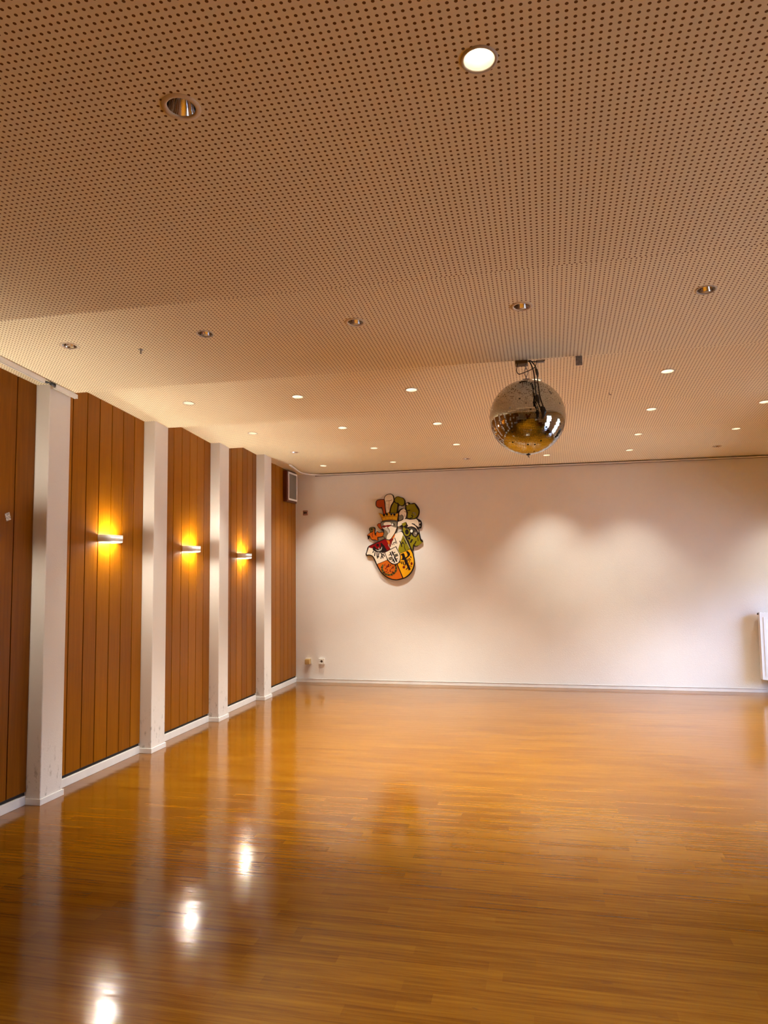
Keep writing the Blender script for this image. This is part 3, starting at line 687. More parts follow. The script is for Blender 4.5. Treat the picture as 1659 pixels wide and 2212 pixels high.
  (2,'black',[(0.242,-0.024),(0.24,-0.032),(0.235,-0.038),(0.228,-0.042),(0.219,-0.042),(0.212,-0.038),(0.207,-0.032),(0.205,-0.024),(0.207,-0.016),(0.212,-0.009),(0.22,-0.006),(0.228,-0.006),(0.236,-0.01),(0.241,-0.016)],0),
  (2,'grey',[(0.337,0.037),(0.334,0.022),(0.327,0.011),(0.316,0.005),(0.305,0.005),(0.295,0.012),(0.288,0.023),(0.286,0.038),(0.288,0.052),(0.296,0.064),(0.306,0.07),(0.317,0.07),(0.328,0.063),(0.335,0.051)],0),
  (3,'silver',[(0.336,0.046),(0.334,0.041),(0.331,0.036),(0.327,0.034),(0.321,0.034),(0.317,0.037),(0.314,0.041),(0.313,0.047),(0.314,0.052),(0.317,0.057),(0.322,0.059),(0.327,0.059),(0.332,0.056),(0.335,0.052)],0),
  (2.5,'black',[(0.397,0.146),(0.395,0.136),(0.391,0.129),(0.386,0.125),(0.38,0.125),(0.375,0.129),(0.371,0.137),(0.37,0.146),(0.371,0.156),(0.375,0.164),(0.381,0.168),(0.387,0.168),(0.392,0.163),(0.396,0.155)],0),
  (3,'silver',[(0.388,0.146),(0.387,0.141),(0.386,0.136),(0.383,0.134),(0.38,0.134),(0.378,0.136),(0.376,0.141),(0.375,0.146),(0.376,0.152),(0.378,0.156),(0.381,0.159),(0.383,0.158),(0.386,0.156),(0.388,0.151)],0),
  (3,'silver',[(0.392,0.193),(0.391,0.188),(0.388,0.183),(0.384,0.181),(0.38,0.181),(0.376,0.184),(0.374,0.188),(0.373,0.194),(0.374,0.199),(0.377,0.204),(0.381,0.206),(0.385,0.206),(0.389,0.203),(0.391,0.199)],0),
 ],
}

# ------------------------------------------------------------------ room dimensions
XR = 7.3            # right wall
YB = 10.096         # far wall
YN = -4.6           # wall behind the camera
PIL_D, PIL_W = 0.111, 0.235
PIL_Y = [-2.70, -1.26, 0.18, 1.62, 3.06, 4.507, 5.954, 7.308, 8.601]
# ceiling strips: (y start, z start, y end, z end): each strip dips, then the next begins higher
STRIPS = [(-4.6, 3.08, -3.0, 2.95), (-3.0, 3.06, -1.45, 2.945), (-1.45, 3.06, -0.2, 2.94), (-0.2, 3.06, 1.25, 2.945),
          (1.25, 3.06, 3.21, 2.94), (3.21, 3.080, 4.72, 2.955), (4.72, 3.095, 6.19, 2.972), (6.19, 3.110, 7.56, 2.998),
          (7.56, 3.15, 9.20, 3.055), (9.20, 3.060, 10.10, 3.015)]
# lights per strip: (x, y, kind)   kind: lit / dim / off / white
LIGHTS = {
    1: [(3.55, -2.2, 'lit'), (5.5, -2.2, 'lit')],  # unseen lamps behind the camera, added as fill light
    3: [(2.55, 0.45, 'lit'), (4.45, 0.45, 'lit')],  # likewise unseen, added to brighten the near ceiling
    4: [(2.541, 1.923, 'off'), (3.448, 1.929, 'lit')],
    5: [(0.712, 3.898, 'off'), (1.633, 3.900, 'white'), (2.558, 3.926, 'off'), (3.498, 3.914, 'off'), (4.434, 3.912, 'white')],
    6: [(0.670, 5.529, 'dim'), (1.634, 5.550, 'lit'), (2.581, 5.567, 'lit'), (3.540, 5.544, 'lit'), (4.495, 5.537, 'lit')],
    7: [(0.622, 7.010, 'dim'), (1.605, 6.992, 'lit'), (2.571, 7.034, 'lit'), (4.572, 6.958, 'lit'), (5.523, 6.929, 'lit')],
    8: [(0.530, 8.570, 'off'), (1.559, 8.557, 'lit'), (2.572, 8.578, 'lit'), (4.642, 8.520, 'lit'), (5.656, 8.488, 'lit')],
    9: [(0.611, 9.494, 'lit'), (1.607, 9.456, 'lit'), (2.603, 9.463, 'off'), (3.628, 9.456, 'lit'), (4.635, 9.372, 'lit'),
        (5.651, 9.389, 'off'), (6.65, 9.38, 'lit')],
}
HOLE_R = 0.047


def strip_z(k, y):
    y0, z0, y1, z1 = STRIPS[k]
    return z0 + (z1 - z0) * (y - y0) / (y1 - y0)


# ------------------------------------------------------------------ floor
b = MB()
b.box(-0.12, XR + 0.12, YN - 0.12, YB + 0.12, -0.12, 0.0)
tag(b.build('floor', m_floor), 'glossy orange-brown strip parquet floor', kind='structure')

# ------------------------------------------------------------------ ceiling: perforated strips with cut-outs for the lights
b = MB()
X0, X1 = -0.02, XR + 0.02
for k, (y0, z0, y1, z1) in enumerate(STRIPS):
    zf = lambda y: strip_z(k, y)
    P = lambda x, y: (x, y, zf(y))
    L = sorted(LIGHTS.get(k, []))
    if not L:
        b.face([P(X0, y0), P(X0, y1), P(X1, y1), P(X1, y0)])
    else:
        ya = max(y0 + 0.005, min(l[1] for l in L) - 0.075)
        yb = min(y1 - 0.005, max(l[1] for l in L) + 0.075)
        b.face([P(X0, y0), P(X0, ya), P(X1, ya), P(X1, y0)])
        b.face([P(X0, yb), P(X0, y1), P(X1, y1), P(X1, yb)])
        xp = X0
        for (lx, ly, kd) in L:
            xa, xb = lx - 0.075, lx + 0.075
            b.face([P(xp, ya), P(xp, yb), P(xa, yb), P(xa, ya)])
            xp = xb
            ang = [2 * math.pi * i / 32 for i in range(32)]
            for cx, cy in ((xa, ya), (xb, ya), (xa, yb), (xb, yb)):
                ang.append(math.atan2(cy - ly, cx - lx) % (2 * math.pi))
            ang = sorted(set(round(a, 6) for a in ang))
            inn, out = [], []
            for a in ang:
                ca, sa = math.cos(a), math.sin(a)
                tx = (xb - lx) / ca if ca > 1e-9 else ((xa - lx) / ca if ca < -1e-9 else 1e9)
                ty = (yb - ly) / sa if sa > 1e-9 else ((ya - ly) / sa if sa < -1e-9 else 1e9)
                t = min(tx, ty)
                out.append(P(lx + t * ca, ly + t * sa))
                inn.append(P(lx + HOLE_R * ca, ly + HOLE_R * sa))
            n = len(ang)
            for i in range(n):
                j = (i + 1) % n
                b.face([inn[i], inn[j], out[j], out[i]])
        b.face([P(xp, ya), P(xp, yb), P(X1, yb), P(X1, ya)])
    if k + 1 < len(STRIPS):
        zn = STRIPS[k + 1][1]
        b.face([(X0, y1, z1), (X1, y1, z1), (X1, y1, zn), (X0, y1, zn)])
b.box(-0.14, XR + 0.14, YN - 0.14, YB + 0.14, 3.42, 3.50)
bmesh.ops.remove_doubles(b.bm, verts=b.bm.verts[:], dist=1e-5)
bmesh.ops.recalc_face_normals(b.bm, faces=b.bm.faces[:])
tag(b.build('ceiling', m_ceil), 'perforated board ceiling stepping in shallow sloping strips', kind='structure')

# ------------------------------------------------------------------ left wall: pillars, wood panelling, skirting
b = MB()
b.box(-0.14, -0.030, YN - 0.12, YB + 0.12, 0.0, 3.44)
wall_left = tag(b.build('wall_left', m_wall), 'left wall of wood panels between white pillars', kind='structure')
for i, y in enumerate(PIL_Y):
    b = MB()
    b.box(-0.030, PIL_D, y, y + PIL_W, 0.0, 3.30)
    b.build('pillar', m_pil, wall_left, 0.006, 2)
    b = MB()          # wrapped skirting with its thin top lip
    t, h = 0.010, 0.043
    b.box(0.0, PIL_D + t, y - t, y, 0.0, h)
    b.box(0.0, PIL_D + t, y + PIL_W, y + PIL_W + t, 0.0, h)
    b.box(PIL_D, PIL_D + t, y, y + PIL_W, 0.0, h)
    b.build('pillar_skirting', m_white, wall_left, 0.002, 2)

BOARDS = {4: [3.295, 3.46, 3.625, 3.79, 3.955, 4.115, 4.313, 4.507],
          5: [4.742, 4.83, 4.925, 5.108, 5.276, 5.450, 5.620, 5.795, 5.954],
          6: [6.189, 6.36, 6.500, 6.667, 6.834, 6.993, 7.153, 7.308],
          7: [7.543, 7.70, 7.844, 8.005, 8.163, 8.312, 8.471, 8.601],
          8: [8.836, 8.97, 9.116, 9.275, 9.439, 9.588, 9.742, 9.900, 10.085]}
for i in range(9):
    ya = PIL_Y[i] + PIL_W
    yb = PIL_Y[i + 1] if i < 8 else YB
    ed = BOARDS.get(i) or [ya + (yb - ya) * j / 7 for j in range(8)]
    b = MB()
    b.box(-0.030, -0.014, ya + 0.001, yb - 0.001, 0.062, 3.22, 1)
    lay = b.bm.faces.layers.float.new('tint')
    for a, c in zip(ed[:-1], ed[1:]):
        tv = random.random()
        for f in b.box(-0.014, 0.0, a + 0.0042, c - 0.0042, 0.088, 3.22, 0): f[lay] = tv
    o = b.build('wood_panel', [m_wood, m_dark], wall_left, 0.0012, 1)
    b = MB()
    b.box(-0.030, 0.004, ya + 0.010, yb - 0.010 if i < 8 else yb, 0.0, 0.064)
    o = b.build('panel_skirting', m_white, wall_left, 0.002, 1)

# ------------------------------------------------------------------ far wall, its skirting
b = MB()
b.box(-0.14, XR + 0.12, YB, YB + 0.12, 0.0, 3.44)
tag(b.build('wall_back', m_wall), 'white rough-plaster far wall with the crest', kind='structure')
b = MB()
b.box(0.004, XR, YB - 0.012, YB, 0.0, 0.052)
b.box(0.004, XR, YB - 0.016, YB, 0.045, 0.052)
tag(b.build('baseboard_back', m_white, None, 0.0015, 1), 'white skirting along the far wall', kind='structure')

# ------------------------------------------------------------------ right wall with tall windows (outside the picture, lights the room)
WIN = [(2.6, 3.8), (5.4, 6.6), (7.9, 9.9)]
WZ0, WZ1 = 0.06, 2.45
LOW = {2: 1.85}          # last window's top lowered to keep its daylight low on the wall
b = MB()
b.box(XR, XR + 0.25, YN - 0.12, YB + 0.12, WZ1, 3.44)
b.box(XR, XR + 0.25, YN - 0.12, YB + 0.12, 0.0, WZ0)
prev = YN - 0.12
for a, c in WIN:
    b.box(XR, XR + 0.25, prev, a, WZ0, WZ1)
    prev = c
b.box(XR, XR + 0.25, WIN[2][0], WIN[2][1], LOW[2], WZ1)
b.box(XR, XR + 0.25, prev, YB + 0.12, WZ0, WZ1)
tag(b.build('wall_right', m_wall), 'right wall with tall windows', kind='structure')
gl = NT('window_glass')
tr = gl.n('ShaderNodeBsdfTransparent')
gs = gl.n('ShaderNodeBsdfGlossy')
gs.inputs['Roughness'].default_value = 0.02
fr = gl.n('ShaderNodeFresnel')
fr.inputs['IOR'].default_value = 1.45
mx = gl.n('ShaderNodeMixShader')
gl.l(fr.outputs[0], mx.inputs[0])
gl.l(tr.outputs[0], mx.inputs[1])
gl.l(gs.outputs[0], mx.inputs[2])
gl.l(mx.outputs[0], gl.out.inputs['Surface'])
for i, (a, c) in enumerate(WIN):
    b = MB()
    x0, x1, w = XR + 0.08, XR + 0.14, 0.06
    mid = (a + c) / 2
    zt = LOW.get(i, WZ1)
    for ya, yb, za, zb in ((a, a + w, WZ0, zt), (c - w, c, WZ0, zt), (mid - w / 2, mid + w / 2, WZ0 + w, zt - w),
                           (a + w, c - w, WZ0, WZ0 + w), (a + w, c - w, zt - w, zt)):
        b.box(x0, x1, ya, yb, za, zb)
    wobj = tag(b.build('window_%d' % (i + 1), m_white, None, 0.003, 1), kind='structure')
    b = MB()
    b.box(XR + 0.105, XR + 0.111, a + w, mid - w / 2, WZ0 + w, zt - w)
    b.box(XR + 0.105, XR + 0.111, mid + w / 2, c - w, WZ0 + w, zt - w)
    b.build('window_pane', gl.m, wobj)
    pl = bpy.data.lights.new('daylight_portal', 'AREA')
    pl.shape = 'RECTANGLE'
    pl.size, pl.size_y = zt - WZ0, c - a
    pl.cycles.is_portal = True
    po = bpy.data.objects.new('daylight_portal', pl)
    col.objects.link(po)
    po.location = (XR + 0.24, mid, (WZ0 + zt) / 2)
    po.rotation_euler = (0, R(90), 0)

# wall behind the camera with a wide wooden door (seen only in the mirror ball)
b = MB()
b.box(-0.14, XR + 0.12, YN - 0.12, YN, 0.0, 3.44)
tag(b.build('wall_front', m_wall), 'wall behind the camera', kind='structure')
b = MB()
b.box(3.2, 5.2, YN, YN + 0.05, 0.0, 2.15)
dr = tag(b.build('door_1', m_wood, None, 0.004, 1), kind='structure')
for s in (-1, 1):
    b = MB()
    b.box(4.2 + s * 0.5 - 0.47, 4.2 + s * 0.5 + 0.47, YN + 0.05, YN + 0.085, 0.03, 2.08)
    b.build('door_leaf', m_wood, dr, 0.004, 1)
    b = MB()
    b.tube([(4.2 + s * 0.08, YN + 0.085, 1.05), (4.2 + s * 0.08, YN + 0.13, 1.05), (4.2 + s * 0.2, YN + 0.13, 1.05)], 0.010)
    b.build('door_handle', m_chrome, dr)
# paved yard outside the windows
b = MB()
b.box(XR + 0.26, XR + 14, YN - 10, YB + 10, -0.25, -0.12)
tag(b.build('yard_ground', plain('grey_paving', (0.34, 0.29, 0.22), 0.9)), kind='structure')

# ------------------------------------------------------------------ recessed downlights
m_lamp_lit = emit('lamp_lit', (1.0, 0.91, 0.76), 7.0)
m_lamp_dim = emit('lamp_dim', (1.0, 0.92, 0.78), 4.5)
m_lamp_off = plain('lamp_dark', (0.02, 0.015, 0.012), 0.3)
m_lamp_frost = plain('lamp_frosted', (0.42, 0.40, 0.40), 0.4)
m_refl_lit = plain('cream_reflector', (0.84, 0.78, 0.66), 0.35)


def downlight(kind):
    root = empty('ceiling_downlight', (0, 0, 0))
    ro = 0.060 if kind == 'off' else 0.053
    b = MB()
    b.lathe([(HOLE_R + 0.004, 0.012), (ro, 0.0005), (ro - 0.001, -0.0025), (0.047, -0.0045), (0.0435, -0.003), (0.0425, 0.004), (HOLE_R + 0.004, 0.012)], n=40)
    ring = b.build('trim_ring', m_ring if kind == 'off' else m_whitering, root, recalc=True)
    b = MB()
    b.lathe([(0.0428, 0.002), (0.040, 0.012), (0.034, 0.035), (0.026, 0.052)], n=40)
    b.build('reflector', m_chrome if kind in ('off', 'white') else m_refl_lit, root)
    b = MB()
    if kind == 'off':
        b.lathe([(0.0, 0.070), (0.020, 0.070), (0.0265, 0.0515)], n=32)
    else:
        b.lathe([(0.0, 0.040), (0.012, 0.042), (0.022, 0.048), (0.0265, 0.0525)], n=32)
    lm = b.build('lamp', {'off': m_lamp_off, 'white': m_lamp_frost, 'lit': m_lamp_lit, 'dim': m_lamp_dim}[kind], root)
    return root


protos = {}


def put_light(k, x, y, kind, label):
    z = strip_z(k, y)
    y0, z0, y1, z1 = STRIPS[k]
    if kind not in protos:
        root = protos[kind] = downlight(kind)
    else:
        p = protos[kind]
        root = p.copy()
        col.objects.link(root)
        for ch in list(p.children):
            if ch.type == 'LIGHT': continue
            c = ch.copy()
            col.objects.link(c)
            c.parent = root
    root.location = (x, y, z)
    root.rotation_euler = (math.atan2(z1 - z0, y1 - y0), 0, 0)
    tag(root, label, 'ceiling light', 'recessed downlights in the perforated ceiling')
    if kind in ('lit', 'dim'):
        sp = bpy.data.lights.new('downlight_beam', 'SPOT')
        sp.energy = SPOT_W * (1.0 if kind == 'lit' else 0.25) * ((0.45 if x < 3 else 0.36) if k == 9 else 1.15 if k < 5 else 1.08 if x < 5 else 0.75)
        sp.color = WARM
        sp.spot_size = R(88 if k == 9 else 80)
        sp.spot_blend = 0.95 if k == 9 else 0.8
        sp.shadow_soft_size = 0.018
        so = bpy.data.objects.new('downlight_beam', sp)
        col.objects.link(so)
        so.location = (x, y, z + 0.034)


ROWN = {4: 'row', 5: 'row just in front of the mirror ball', 6: 'row just behind the mirror ball', 7: 'third row from the far wall',
        8: 'second row from the far wall', 9: 'row closest to the far wall'}
ORD = ['first', 'second', 'third', 'fourth', 'fifth', 'sixth', 'seventh']
STATE = {'lit': 'lit', 'dim': 'dimly glowing', 'off': 'unlit chrome', 'white': 'unlit white-rimmed'}
for k in sorted(LIGHTS):
    for i, (x, y, kind) in enumerate(LIGHTS[k]):
        if k < 4:
            lb = '%s downlight added for fill light, %s from left in the unseen %s row' % (STATE[kind], ORD[i], 'second' if k == 3 else 'first')
        elif k == 4:
            lb = ('large unlit chrome downlight at upper left, nearest unlit one', 'brightest and largest lit downlight, high above the mirror ball')[i]
        else:
            lb = '%s downlight, %s from left in the %s' % (STATE[kind], ORD[i], ROWN[k])
        put_light(k, x, y, kind, lb)

# ------------------------------------------------------------------ wall sconces: half-oval bands open above and below
m_tube = NT('sconce_tube')
m_tube.set(Base_Color=(0.9, 0.9, 0.9), Emission_Color=SCONCE_COL, Emission_Strength=SCONCE_E)
df = NT('frosted_lamp_glass')
d_t = df.n('ShaderNodeBsdfTransparent')
d_e = df.n('ShaderNodeEmission')
d_e.inputs['Color'].default_value = (1.0, 0.90, 0.72, 1)
d_e.inputs['Strength'].default_value = 14.0
d_m = df.n('ShaderNodeMixShader')
d_m.inputs[0].default_value = 0.28
df.l(d_t.outputs[0], d_m.inputs[1])
df.l(d_e.outputs[0], d_m.inputs[2])
df.l(d_m.outputs[0], df.out.inputs['Surface'])
m_diff = df.m
m_up_boost = df.m.copy()  # unseen upper diffuser, its glow raised to brighten the ceiling
m_up_boost.name = 'boosted_uplight_glow'
for nd in m_up_boost.node_tree.nodes:
    if nd.type == 'EMISSION': nd.inputs['Strength'].default_value = 50.0
m_shade = plain('sconce_white_metal', (0.78, 0.76, 0.73), 0.35)


def sconce():
    root = empty('wall_sconce', (0, 0, 0))
    h, dep, hz, th = 0.13, 0.100, 0.029, 0.0035
    n = 28
    b = MB()
    rings = []
    for (dh, dz) in ((0, -hz), (0, hz), (-th, hz), (-th, -hz)):
        ring = []
        for i in range(n + 1):
            a = -math.pi / 2 + math.pi * i / n
            ca, sa = max(0.0, math.cos(a)), math.sin(a)
            ex = 0.62
            x = (dep + dh) * (ca ** ex)
            y = (h + dh) * math.copysign(abs(sa) ** ex, sa)
            ring.append(b.bm.verts.new((x, y, dz)))
        rings.append(ring)
    for q in range(4):
        A, B = rings[q], rings[(q + 1) % 4]
        for i in range(n):
            f = b.bm.faces.new([A[i], A[i + 1], B[i + 1], B[i]])
            f.smooth = q in (0, 2)
    b.build('shade', m_shade, root, recalc=True)
    b = MB()
    b.box(0.0, 0.006, -0.085, 0.085, -0.024, 0.024)
    b.box(0.006, 0.034, -0.078, -0.066, -0.010, 0.010)
    b.box(0.006, 0.034, 0.066, 0.078, -0.010, 0.010)
    b.build('backplate', m_shade, root, 0.001, 1)
    b = MB()
    b.tube([(0.058, -0.064 + 0.128 * i / 8, 0) for i in range(9)], [0.006] + [0.0105] * 7 + [0.006], 10)
    b.build('lamp_tube', m_tube.m, root)
    for s in (-1, 1):
        b = MB()
        rr = []
        for (f, dz) in ((0.97, 0.0255), (0.90, 0.031), (0.6, 0.036), (0.25, 0.038)):
            rr.append([b.bm.verts.new((0.004 + (dep * f) * max(0.0, math.cos(-math.pi / 2 + math.pi * i / 20)) ** 0.62,
                                       h * f * math.copysign(abs(math.sin(-math.pi / 2 + math.pi * i / 20)) ** 0.62, math.sin(-math.pi / 2 + math.pi * i / 20)),
                                       s * dz - (0.016 if s > 0 else 0.0))) for i in range(21)])
        for A, B in zip(rr[:-1], rr[1:]):
            for i in range(20):
                b.bm.faces.new([A[i], A[i + 1], B[i + 1], B[i]]).smooth = True
        b.build('glass_diffuser', m_up_boost if s > 0 else m_diff, root, recalc=True)
    return root


sc0 = sconce()
SC = [(5.405, 1.887, 'largest of the three lit white wall sconces, between first and second pillars'),
      (6.822, 1.838, 'middle lit white wall sconce, between the second and third pillars'),
      (8.155, 1.790, 'smallest lit white wall sconce, between third and fourth pillars, nearest the crest'),
      (3.80, 1.93, 'lit white wall sconce before the first pillar, outside the picture')]
for i, (y, z, lb) in enumerate(SC):
    if i == 0: o = sc0
    else:
        o = sc0.copy()
        col.objects.link(o)
        for ch in sc0.children:
            c = ch.copy()
            col.objects.link(c)
            c.parent = o
    o.location = (0.0, y, z)
    tag(o, lb, 'wall lamp', 'up-and-down sconces on the panelled wall')

# ------------------------------------------------------------------ mirror ball
BC, BR = Vector((3.494, 4.75, 2.580)), 0.2445
tile = NT('mirror_tile')
tile.set(Base_Color=(0.60, 0.60, 0.56), Metallic=1.0, Roughness=0.06)
ball = empty('mirror_ball', BC)
tag(ball, 'big silver mirror ball hanging from the ceiling by a short chain', 'mirror ball')
b = MB()
b.lathe([(0.0, -BR + 0.0025)] + [((BR - 0.0025) * math.cos(R(t)), (BR - 0.0025) * math.sin(R(t))) for t in range(-87, 88, 3)] + [(0.0, BR - 0.0025)], n=96)
b.build('core', plain('dark_grout', (0.10, 0.085, 0.065), 0.7), ball, recalc=True)
b = MB()
rnd = random.Random(3)
ts = 0.0108
rows = int(math.pi * BR / ts)
for i in range(1, rows - 1):
    la = -math.pi / 2 + math.pi * (i + 0.5) / rows
    n = max(5, int(2 * math.pi * BR * math.cos(la) / ts))
    ph = rnd.random()
    for j in range(n):
        if rnd.random() < 0.008: continue
        lo = 2 * math.pi * (j + ph) / n
        N = Vector((math.cos(la) * math.cos(lo), math.cos(la) * math.sin(lo), math.sin(la)))
        E = Vector((-math.sin(lo), math.cos(lo), 0))
        U = N.cross(E)
        N2 = (N + E * rnd.gauss(0, 0.009) + U * rnd.gauss(0, 0.009)).normalized()
        U2 = N2.cross(E).normalized()
        E2 = U2.cross(N2)
        c = N * BR
        hw = math.pi * BR * math.cos(la) / n * 0.92
        hh = math.pi * BR / rows / 2 * 0.90
        t = 0.0018
        q = [c - E2 * hw - U2 * hh, c + E2 * hw - U2 * hh, c + E2 * hw + U2 * hh, c - E2 * hw + U2 * hh]
        top = [b.bm.verts.new(p) for p in q]
        bot = [b.bm.verts.new(p - N2 * t) for p in q]
        b.bm.faces.new(top)
        for a in range(4):
            b.bm.faces.new([bot[a], bot[(a + 1) % 4], top[(a + 1) % 4], top[a]])
b.build('mirror_tiles', tile.m, ball, recalc=False)
b = MB()
b.lathe([(0.0, BR - 0.004), (0.028, BR - 0.002), (0.026, BR + 0.008), (0.006, BR + 0.012), (0.0, BR + 0.012)], n=24)
b.tube([(0, 0, BR + 0.008), (0, 0, BR + 0.03)], 0.004)
b.build('top_cap', m_metal, ball, recalc=True)
b = MB()
b.lathe([(0.0, -BR - 0.006), (0.012, -BR - 0.004), (0.016, -BR + 0.003), (0.0, -BR + 0.003)], n=16)
b.tube([(0, 0, -BR), (0, 0, -BR - 0.014), (0.006, 0, -BR - 0.018)], 0.0025)
b.build('bottom_bolt', m_dark, ball, recalc=True)
# chain: a hook and two long wire links
b = MB()
for s in (-1, 1):
    b.tube(smooth_path([(0.001 * s, 0, BR + 0.022), (0.010 * s, 0, BR + 0.045), (0.011 * s, 0, BR + 0.062), (0.001 * s, 0, BR + 0.088)]), 0.0022, 6)
    b.tube(smooth_path([(0, 0.001 * s, BR + 0.076), (0, 0.007 * s, BR + 0.084), (0, 0.007 * s, BR + 0.091), (0, 0.001 * s, BR + 0.099)]), 0.0022, 6)
b.build('chain', m_metal, ball)

# motor block and cable on the ceiling
mt = empty('ball_motor', (3.470, 4.755, 2.945))
tag(mt, 'small dark brown motor block on the ceiling above the mirror ball', 'motor')
b = MB()
b.box(-0.044, 0.036, -0.0355, 0.045, -0.012, 0.028)
b.build('housing', m_brass, mt, 0.003, 2)
b = MB()
b.tube([(0.024, -0.005, -0.012), (0.024, -0.005, -0.0205)], 0.006)
b.build('shaft', m_metal, mt)
b = MB()
b.box(0.095, 0.146, -0.010, 0.020, -0.003, 0.012)
b.box(0.036, 0.096, 0.000, 0.012, 0.006, 0.010)
b.build('mounting_plate', m_metal, mt, 0.002, 1)

cb = empty('power_cable', (3.53, 4.70, 2.935))
tag(cb, 'black power cable with plugs looping from the motor over the mirror ball', 'cable')
off = Vector((3.53, 4.70, 2.935))


def cable(nm, pts, r, mat=m_black):
    b = MB()
    b.tube([p - off for p in smooth_path(pts)], r, 8)
    return b.build(nm, mat, cb)


cable('cord', [(3.512, 4.715, 2.944), (3.522, 4.70, 2.930), (3.542, 4.62, 2.855), (3.550, 4.54, 2.765), (3.556, 4.497, 2.675), (3.561, 4.482, 2.637),
               (3.576, 4.474, 2.588), (3.592, 4.472, 2.552), (3.588, 4.474, 2.512)], 0.0042)
cable('cord', [(3.514, 4.712, 2.946), (3.528, 4.70, 2.938), (3.557, 4.62, 2.878), (3.565, 4.54, 2.817), (3.570, 4.495, 2.733), (3.581, 4.478, 2.641),
               (3.596, 4.472, 2.587), (3.604, 4.470, 2.546), (3.593, 4.472, 2.509)], 0.0038)
cable('cord', [(3.446, 4.690, 2.930), (3.440, 4.68, 2.905), (3.436, 4.68, 2.879), (3.441, 4.68, 2.860), (3.456, 4.68, 2.853), (3.492, 4.68, 2.863),
               (3.536, 4.68, 2.881), (3.557, 4.68, 2.900), (3.564, 4.70, 2.940)], 0.0028)
cable('cord', [(3.520, 4.70, 2.942), (3.545, 4.69, 2.930), (3.575, 4.70, 2.929), (3.605, 4.72, 2.938), (3.617, 4.735, 2.950)], 0.0024)
b = MB()
b.tube([p - off for p in [Vector(p) for p in ((3.556, 4.59, 2.862), (3.562, 4.565, 2.84), (3.567, 4.55, 2.81), (3.570, 4.545, 2.79))]], [0.004, 0.0085, 0.009, 0.003], 8)
b.build('tape_wrap', m_black, cb)
b = MB()
b.tube([p - off for p in [Vector(p) for p in ((3.556, 4.486, 2.665), (3.562, 4.474, 2.652), (3.565, 4.468, 2.632), (3.571, 4.468, 2.606))]], [0.005, 0.012, 0.0125, 0.006], 10)
b.build('plug', m_black, cb)
b = MB()
b.tube([p - off for p in [Vector(p) for p in ((3.584, 4.466, 2.582), (3.592, 4.458, 2.570), (3.600, 4.456, 2.548), (3.596, 4.460, 2.528), (3.588, 4.468, 2.508))]], [0.007, 0.016, 0.017, 0.011, 0.006], 10)
b.build('plug', m_black, cb)

# small ceiling fittings
b = MB()
b.box(-0.021, 0.021, -0.006, 0.006, -0.060, 0.012)
b.box(-0.021, 0.021, -0.006, 0.030, 0.006, 0.012)
o = b.build('ceiling_bracket', plain('grey_bracket', (0.26, 0.23, 0.20), 0.6, 0.3, 0.3, 90), None, 0.002, 1)
o.location = (3.830, 4.7255, 2.955)
tag(o, 'small grey metal bracket hanging on the ceiling edge right of the motor block', 'bracket')
o.data.materials[0]
b = MB()
b.lathe([(0.0, 0.006), (0.016, 0.006), (0.016, -0.001), (0.006, -0.003), (0.0055, -0.026), (0.0, -0.027)], n=16)
o = b.build('ceiling_hook', m_metal, None, recalc=True)
o.location = (1.118, 4.045, strip_z(5, 4.045) - 0.002)
tag(o, 'stubby metal stud in the ceiling near the left wall', 'hook')
for (x, y, k, lb) in ((0.734, 7.857, 8, 'tiny dark hook in the ceiling left of the farther downlight rows'),
                      (4.117, 5.95, 6, 'tiny thin hook in the ceiling to the right of the mirror ball')):
    b = MB()
    b.tube(smooth_path([(0, 0, 0.006), (0, 0, -0.012), (0.006, 0, -0.020), (0.013, 0, -0.014)]), 0.0022, 6)
    o = b.build('ceiling_hook', m_dark)
    o.location = (x, y, strip_z(k, y))
    tag(o, lb, 'hook')

# ------------------------------------------------------------------ curtain rails
def rail_straight(name, y0, y1, x, label, open_end):
    k = 5
    root = empty(name, (x, (y0 + y1) / 2, 0))
    b = MB()
    ym = (y0 + y1) / 2
    za, zb = strip_z(k, y0) - 0.004, strip_z(k, y1) - 0.004
    hgt, w = 0.030, 0.026
    for (xa, xb, ta, tb) in ((-w / 2, w / 2, -0.003, 0.0), (w / 2 - 0.003, w / 2, -hgt, -0.003), (-w / 2, -w / 2 + 0.003, -hgt, -0.003),
                             (-w / 2 + 0.003, -0.004, -hgt, -hgt + 0.003), (0.004, w / 2 - 0.003, -hgt, -hgt + 0.003)):
        v = [b.bm.verts.new(p) for p in ((xa, y0 - ym, za + ta), (xb, y0 - ym, za + ta), (xb, y1 - ym, zb + ta), (xa, y1 - ym, zb + ta),
                                         (xa, y0 - ym, za + tb), (xb, y0 - ym, za + tb), (xb, y1 - ym, zb + tb), (xa, y1 - ym, zb + tb))]
        for q in ((3, 2, 1, 0), (4, 5, 6, 7), (0, 1, 5, 4), (1, 2, 6, 5), (2, 3, 7, 6), (3, 0, 4, 7)):
            b.bm.faces.new([v[i] for i in q])
    b.build('track', m_white, root)
    return tag(root, label, 'curtain rail')


